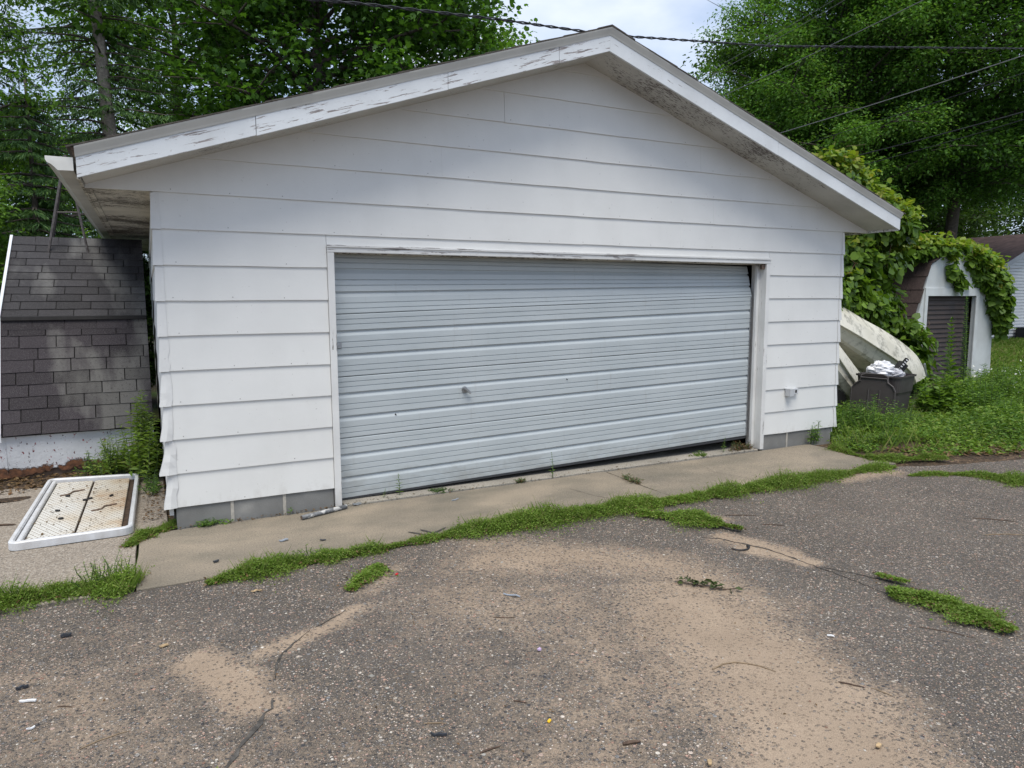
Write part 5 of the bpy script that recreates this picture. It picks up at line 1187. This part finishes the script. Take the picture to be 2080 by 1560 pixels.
strip('low green weeds in a large patch on the asphalt at the right', [(3.80,-3.36,.35),(3.92,-3.46,.9),(3.96,-3.66,1.25),(3.93,-3.84,1.1),(3.93,-3.97,.6)], .20, 15000, .055, seed=6)
strip('low green weeds in the edge between weed bed and asphalt at the right', [(6.6,-1.62,.35),(6.9,-1.70,.8),(7.2,-1.9,1.0),(7.3,-2.3,1.1),(7.25,-2.7,1.0),(7.2,-3.2,.9)], .17, 15000, .075, seed=7)
strip('low green weeds at the right end of the apron', [(7.05,-.35,.7),(6.95,-.7,.6),(6.95,-1.0,.6),(7.3,-1.15,.9),(7.7,-1.3,.8)], .14, 8000, .085, seed=8)
strip('low green weeds in a speck on the thin crack at the right', [(4.0,-3.14,.5),(4.03,-3.24,.8),(4.05,-3.3,.3)], .05, 1200, .02, seed=9)
strip('low green weeds in a sprig at the bottom crack', [(.05,-3.26,.5),(.02,-3.33,.5),(0,-3.4,.3)], .05, 500, .03, seed=10)
bush_weed('feathery taller tuft on the left joint beside the bare apron corner', (-.42,-1.02,0), .14, .08, .24, 34, .035, M_weed, seed=91)
bush_weed('small leafy sprig rising from the long weed band at its left end', (.82,-1.18,0), .10, .05, .13, 18, .035, M_weed, seed=92)
# litter of dead leaves
def litter(label, poly, n, size, m, z=.0):
    q = poly_sample(poly, n); ph = RNG.random(n)*6.283
    stuff_leaves('leaf_litter', label, np.stack([q[:,0],q[:,1],z+RNG.uniform(.002,.02,n)],1), np.stack([np.cos(ph),np.sin(ph),RNG.uniform(-.2,.3,n)],1), np.array([0,0,1.0])+RNG.normal(size=(n,3))*.3, size*RNG.uniform(.4,1.3,n), 'diamond', m)
litter('dead brown leaves and bark bits on the ground before the shed foot', [(-2.4,1.75),(-.9,1.85),(-.95,2.05),(-.1,2.0),(-.05,2.42),(-2.4,2.5)], 900, .05, M_dead)
litter('dead brown leaves along the edge of the weed bed', [(6.9,-.9),(7.6,-1.1),(8.6,-1.5),(9.6,-1.6),(10.5,-1.4),(9,-1.0),(7.8,-.6)], 900, .06, M_dead, -.02)
litter('bits of dead leaf and bark beside the white table top', [(-.2,.3),(.0,.2),(.0,1.6),(-.2,1.5)], 180, .03, M_dead)
litter('dirt crumbs and leaf bits scattered on the apron joint under the garage door', [(1.35,-.06),(6.2,-.06),(6.2,.06),(1.35,.05)], 350, .02, M_dead)
litter('brown leaf bits and grit caught on the white table top', [(-.98,.1),(-.34,.1),(-.34,1.75),(-.95,1.85)], 150, .022, M_dead, .034)
litter('dead brown leaf crumbs along the foot of the concrete block footing', [(.05,-.06),(1.3,-.06),(1.3,.0),(.05,.0)], 120, .022, M_dead)
litter('scattered leaf crumbs and bark chips on the asphalt', [(-1.2,-1.5),(7,-1.5),(6,-4.6),(-.8,-3.8)], 420, .016, M_dead, -.006)
# loose grit on the asphalt
M_grit = leafmat('loose_grit', [(.10,.09,.08),(.22,.17,.13),(.34,.29,.23),(.06,.06,.065),(.5,.47,.42),(.20,.12,.09)], .0, .9)
n = 9000; q = np.stack([RNG.uniform(-1.2,6.5,n), -1.25-3.6*RNG.random(n)**1.0], 1); z = asph_z(q[:,0], q[:,1])
T_ = np.array([(1,0,0),(-1,0,0),(0,1,0),(0,-1,0),(0,0,1),(0,0,-.4)]); Fo = np.array([(0,2,4),(2,1,4),(1,3,4),(3,0,4)])
sz = .0028*np.exp(RNG.normal(size=n)*.45); sc3 = np.stack([sz*RNG.uniform(.8,1.6,n), sz*RNG.uniform(.8,1.4,n), sz*RNG.uniform(.5,.9,n)], 1); a = RNG.random(n)*6.283
V = T_[None]*sc3[:,None,:]; V = np.stack([V[...,0]*np.cos(a)[:,None]-V[...,1]*np.sin(a)[:,None], V[...,0]*np.sin(a)[:,None]+V[...,1]*np.cos(a)[:,None], V[...,2]], -1) + np.concatenate([q, z[:,None]+.001], 1)[:,None,:]
F_ = (Fo[None]+(np.arange(n)*6)[:,None,None]).reshape(-1,3)
tag(link(bpy.data.objects.new('gravel', np_mesh('gravel', V.reshape(-1,3), F_, M_grit))), 'loose small gravel scattered over the asphalt', kind='stuff')

# ================================================================== WIRES
M_cable = plain('black_cable', (.022,.022,.024), .5, 0, .2, 10, .1); M_cab_g = plain('grey_wire', (.20,.20,.20), .4, .3, .2, 10, .1)
c0, c1, c2 = Vector((-1.2,2.1,4.56)), Vector((5.48,2.06,5.155)), Vector((22.0,1.9,7.9))
def bez(a, bq, c, u): return a*(1-u)*(1-u) + bq*2*u*(1-u) + c*u*u
ctrl = Vector((7.2,2.1,4.92))
cable = thing('service_cable', 'twisted black overhead cable sagging across the sky behind the garage peak', 'cable', (5.5,2.1,5.15))
n = 260
def cable_pt(u):
    X_ = -1.5 + 22*u; Z_ = np.interp(X_, [-1.5,2.07,3.72,5.48,8.74,15.64,20.5], [4.42,4.79,4.985,5.155,5.64,6.66,7.42]); Y_ = np.interp(X_, [-1.5,2.07,8.74,20.5], [1.5,1.6,2.45,2.6]); return Vector((X_, Y_, float(Z_)))
for k in range(2):
    pts = []
    for i in range(n+1):
        u = i/n; p = cable_pt(u); a = u*22*6.283/.42 + k*3.14159; pts.append(p + Vector((0, math.cos(a)*.011, math.sin(a)*.011)))
    MB().tube(pts, .009, 5).build('strand', M_cable, cable)
for i, (a, c, rad, mm, lab) in enumerate([((11.86,7.86,6.94),(11.43,3.59,7.20),.008,M_cab_g,'upper of two thin close wires rising from the roof edge into the maple'),
    ((11.93,7.81,6.86),(11.61,3.5,7.2),.008,M_cab_g,'lower of two thin close wires rising from the roof edge into the maple'),
    ((12.42,7.52,6.53),(12.88,2.85,7.19),.012,M_cab_g,'pale wire crossing the twisted cable in front of the silver maple'),
    ((13.58,6.81,5.65),(14.51,1.88,6.20),.013,M_cab_g,'long pale wire across the middle of the right hand trees'),
    ((13.98,6.56,5.35),(14.49,1.85,5.88),.010,M_cable,'dark wire just under the long pale wire'),
    ((14.75,6.12,5.0),(14.45,1.77,5.17),.016,M_cable,'thick dark wire ending above the yellow vine tops'),
    ((15.27,5.84,4.88),(14.44,1.76,5.03),.011,M_cable,'lowest dark wire just above the vine')]):
    A_, B_ = Vector(a), Vector(c); dv = B_-A_; p0 = A_ - dv*.35; p1 = B_ + dv*.8; pts = [p0.lerp(p1, q/14) - Vector((0,0,.10*(1-(2*q/14-1)**2)-.07)) for q in range(15)]
    tag(MB().tube(pts, rad*.72, 5).build('overhead_wire', mm), lab, 'wire', 'thin overhead wires behind the right roof slope')

# ================================================================== SMALL DEBRIS
M_twig = plain('brown_twig', (.085,.055,.038), .85, 0, .4, 40, .4); M_twig_l = plain('pale_twig', (.22,.16,.10), .85, 0, .3, 40, .3)
def gz(x, y): return float(asph_z(np.array([x]), np.array([y]))[0]) if y < -1.2 else 0.0
def stick(label, x, y, l, a, rad=.0035, bend=.12, m=None, seed=0, z=None):
    r = random.Random(seed); d = Vector((math.cos(a), math.sin(a), 0)); nn = Vector((-d.y, d.x, 0)); pts = []
    for q in range(6):
        s = q/5-.5; p = Vector((x,y,0)) + d*l*s + nn*(bend*l*(.25-s*s)*2 + r.uniform(-.02,.02)*l); p.z = (gz(p.x,p.y) if z is None else z)+rad*.9; pts.append(p)
    tag(MB().tube(pts, [rad*.7,rad,rad,rad*.9,rad*.8,rad*.4], 5).build('twig', m or M_twig), label, 'twig', 'fallen twigs on the asphalt')
stick('long bent pale twig on the big sand drift', 2.38,-3.60,.30,-.55,.0038,.5,M_twig_l,1)
stick('thin straight dark twig near the middle of the drive below the grey strip', 1.61,-2.56,.125,-.50,.0032,.02,None,2)
stick('short brown twig left of the bottom centre by the black plastic scrap', .905,-3.31,.09,-.45,.0034,.02,M_twig_l,3)
stick('dark bark piece at the bottom edge right of the centre', 1.56,-3.81,.075,-.25,.0085,.1,None,4)
stick('brown twig at the bottom edge left of the dark bark piece', 1.04,-3.58,.09,.0,.0045,.05,None,5)
stick('short dark twig above the yellow chip', 1.30,-3.34,.065,-.75,.004,.1,None,6)
stick('straight brown twig right of the long bent twig', 2.73,-3.92,.11,-.95,.004,.03,None,7)
stick('reddish forked twig furthest right on the big sand drift', 2.80,-4.03,.10,-1.3,.003,.1,M_twig_l,8)
stick('long thin twig below the right grass patch', 3.65,-3.80,.26,-1.0,.0028,.1,None,9)
stick('long pale curved twig at the lower left', -.33,-2.80,.18,.25,.0032,.15,M_twig_l,10)
stick('short brown twig at the far left lower edge', -.50,-2.45,.07,-.5,.0032,.1,None,11)
stick('dark twig lying near the band where it spreads onto the asphalt', 4.2,-1.75,.26,-.5,.004,.05,None,12)
stick('dark twig beside the spreading weeds above the curved black strap', 4.25,-2.05,.16,-.7,.0035,.05,None,13)
stick('first pale twig at the right edge of the drive', 5.6,-3.05,.32,-.5,.004,.1,M_twig_l,14)
stick('dark twig at the right edge above the first pale twig', 5.9,-2.8,.3,-.8,.004,.1,None,15)
stick('twig at the far left beside the white table top', -1.18,.72,.16,-.35,.009,.05,None,16, z=-.005)
def flat_bit(name, label, cat, x, y, l, w, a, m, h=.006, seed=0, z=None, bendz=.01, grp=None):
    l *= .72; w *= .62; h *= .7; r = random.Random(seed); d = Vector((math.cos(a), math.sin(a), 0)); nn = Vector((-d.y, d.x, 0)); z0 = gz(x,y) if z is None else z; v = []; f = []
    for q in range(5):
        s = q/4-.5; ww = w*(1-.5*abs(s)*r.uniform(.6,1.6))/2; c = Vector((x,y,z0+.0025+bendz*r.random())) + d*l*s
        v += [tuple(c-nn*ww), tuple(c+nn*ww), tuple(c+nn*ww*.9+Vector((0,0,h))), tuple(c-nn*ww*.9+Vector((0,0,h)))]
        if q: k = 4*q; f += [(k-4+i, k-4+(i+1)%4, k+(i+1)%4, k+i) for i in range(4)]
    f += [(3,2,1,0), (16,17,18,19)]; b = MB(); b.add(v, f); return tag(b.build(name, m), label, cat, grp)
M_grey_pl = plain('grey_plastic', (.26,.29,.33), .4, 0, .1, 20, .1); M_wht = plain('white_scrap', (.70,.70,.70), .5, 0, .1, 20, .1); M_red = plain('red_scrap', (.55,.02,.025), .5, 0, .1, 20, .1)
M_yel = plain('yellow_chip', (.75,.45,.02), .5, 0, .1, 20, .1); M_dkb = plain('dark_plastic', (.03,.033,.04), .4, 0, .2, 20, .1); M_tan = plain('dry_leaf_scrap', (.38,.27,.15), .8, 0, .25, 30, .2)
flat_bit('plastic_strip', 'bent blue grey plastic strip on the asphalt in the middle of the drive', 'plastic strip', 1.78,-2.32,.145,.022,-.75,M_grey_pl,.006,1)
flat_bit('plastic_clip', 'black plastic clip on the asphalt at the bottom centre', 'plastic clip', .89,-3.40,.095,.022,-.50,M_dkb,.010,2)
flat_bit('bottle_cap', 'small white and violet cap on the sand speckled asphalt', 'bottle cap', 1.60,-2.98,.026,.026,.3,plain('violet_cap', (.55,.42,.60), .4),.012,3)
flat_bit('plastic_chip', 'small yellow chip on the sand near the bottom centre', 'chip', 1.34,-3.53,.024,.022,.2,M_yel,.007,4)
flat_bit('metal_tab', 'small shiny metal tab left of the bottom centre', 'metal tab', 1.04,-3.20,.030,.010,-.45,M_metal,.005,5)
flat_bit('plastic_scrap', 'small red scrap beside the little green tuft', 'scrap', 1.26,-1.70,.030,.024,.2,M_red,.008,6)
flat_bit('paper_scrap', 'white crumpled sliver at the far left lower edge', 'scrap', -.65,-2.33,.10,.020,-.45,M_wht,.010,7)
flat_bit('paper_scrap', 'short white stub below the white crumpled sliver', 'scrap', -.61,-2.58,.045,.014,.6,M_wht,.008,8)
flat_bit('plastic_scrap', 'black shiny scrap on the asphalt at the left above the sand drift', 'scrap', -.56,-1.69,.07,.035,.1,M_dkb,.016,9)
flat_bit('plastic_scrap', 'black scrap near the left edge above the white crumpled sliver', 'scrap', -.69,-2.19,.07,.024,.2,M_dkb,.014,10)
flat_bit('plastic_scrap', 'dark ring shaped scrap on the apron at the left', 'scrap', .24,-.93,.05,.035,.3,M_dkb,.012,11)
flat_bit('metal_scrap', 'dull grey metal scrap on the apron below the pipe', 'scrap', .72,-.70,.09,.040,.1,M_grey_pl,.010,12)
flat_bit('plastic_scrap', 'flat black scrap on the apron right of the grey metal scrap', 'scrap', .98,-.82,.06,.04,.1,M_dkb,.004,13)
flat_bit('metal_scrap', 'silver crumpled can scrap at the left foot of the garage door', 'scrap', 1.44,-.04,.10,.060,.2,M_metal,.014,14)
flat_bit('plastic_scrap', 'grey scrap on the apron below the flat dark weed', 'scrap', 2.25,-.30,.09,.02,.0,M_grey_pl,.008,15)
flat_bit('paper_scrap', 'white flake on the upper edge of the big sand drift', 'scrap', 3.05,-3.55,.05,.02,-.8,M_wht,.006,16)
flat_bit('leaf_scrap', 'dry yellow leaf at the bottom right of the big sand drift', 'dry leaf', 2.42,-4.28,.05,.03,.4,M_tan,.008,17)
flat_bit('leaf_scrap', 'tan leaf scrap left of the left sand drift', 'dry leaf', -.10,-2.05,.06,.035,.3,M_tan,.008,18)
flat_bit('leaf_scrap', 'tan leaf fragment near the weed band at the left', 'dry leaf', .42,-1.55,.09,.03,.2,M_tan,.006,19)
flat_bit('leaf_scrap', 'pale leaf chip at the bottom right corner of the sand', 'dry leaf', 1.75,-4.05,.05,.03,.9,M_tan,.008,20)
b = MB(); pts = []
for q in range(12):
    a = math.pi*(1.05+.85*q/11); pts.append((3.63+.075*math.cos(a), -2.30+.12*math.sin(a)*.6, gz(3.62,-2.3)+.010))
b.tube(pts, [.006]*10+[.012,.014], 6); tag(b.build('rubber_strap', M_black), 'curved black rubber strap by the long crack', 'strap')
# grey pipe at the wall
pp = thing('metal_pipe', 'grey metal pipe with white splashes lying by the left door jamb', 'pipe', (1.14,-.2,0))
b = MB(); P0, P1 = Vector((.935,-.245,.020)), Vector((1.335,-.10,.020)); b.tube([P0,P0.lerp(P1,.5),P1], .019, 12, False); o = b.build('tube', painted('splashed_pipe', (.62,.62,.60), (.15,.155,.16), 1.15, (3,3,3), nscale=5, big=5), pp, smooth=True); s = o.modifiers.new('thick','SOLIDIFY'); s.thickness = .003
MB().tube([P0+(P0-P1).normalized()*.001, P0+(P0-P1).normalized()*-.006], .0155, 12).build('rusty_end', M_rust, pp)
# fallen leafy twig on the sand
lt = thing('leafy_twig', 'wilted green leafy twig lying on the sand in the middle right of the drive', 'leafy twig', (2.9,-2.73,gz(2.9,-2.73)))
b = MB(); z = gz(2.9,-2.73); b.tube([(2.82,-2.60,z+.006),(2.90,-2.73,z+.010),(2.99,-2.83,z+.008),(3.12,-2.86,z+.004)], [.002,.003,.003,.002], 5); b.build('stem', M_twig, lt)
n = 46; u = RNG.random(n); P = np.stack([2.82+.19*u, -2.60-.24*u, np.full(n,z+.012)+RNG.random(n)*.02], 1)+RNG.normal(size=(n,3))*np.array([.018,.018,.004]); ph = RNG.random(n)*6.283
leaf_obj('foliage', P, np.stack([np.cos(ph),np.sin(ph),RNG.uniform(-.2,.5,n)],1), np.array([0,0,1.0])+RNG.normal(size=(n,3))*.6, RNG.uniform(.03,.06,n), 'diamond', leafmat('wilted_leaf', [(.045,.065,.02),(.06,.08,.025),(.09,.11,.05),(.03,.045,.015)], .2), lt)
# wheel scuffs: three grooves chipped out of the apron edge
for i, (x0, y0, x1, y1) in enumerate(((1.60,-.93,1.70,-1.06),(1.70,-.92,1.76,-1.04),(1.90,-.96,1.74,-1.07))):
    b = MB(); n_ = 6; v = []; f = []; r = random.Random(i)
    for q in range(n_+1):
        s = q/n_; x, y = x0+(x1-x0)*s, y0+(y1-y0)*s; w_ = .012*(.3+math.sin(math.pi*s))*r.uniform(.7,1.2); dx, dy = y1-y0, -(x1-x0); l_ = math.hypot(dx,dy)
        v += [(x+dx/l_*w_, y+dy/l_*w_, .003), (x-dx/l_*w_, y-dy/l_*w_, .003)]
        if q: f.append((2*q-2, 2*q-1, 2*q+1, 2*q))
    b.add(v, f); tag(b.build('crack', M_crackc), 'dark chipped groove in the apron edge above the weed band', kind='structure')
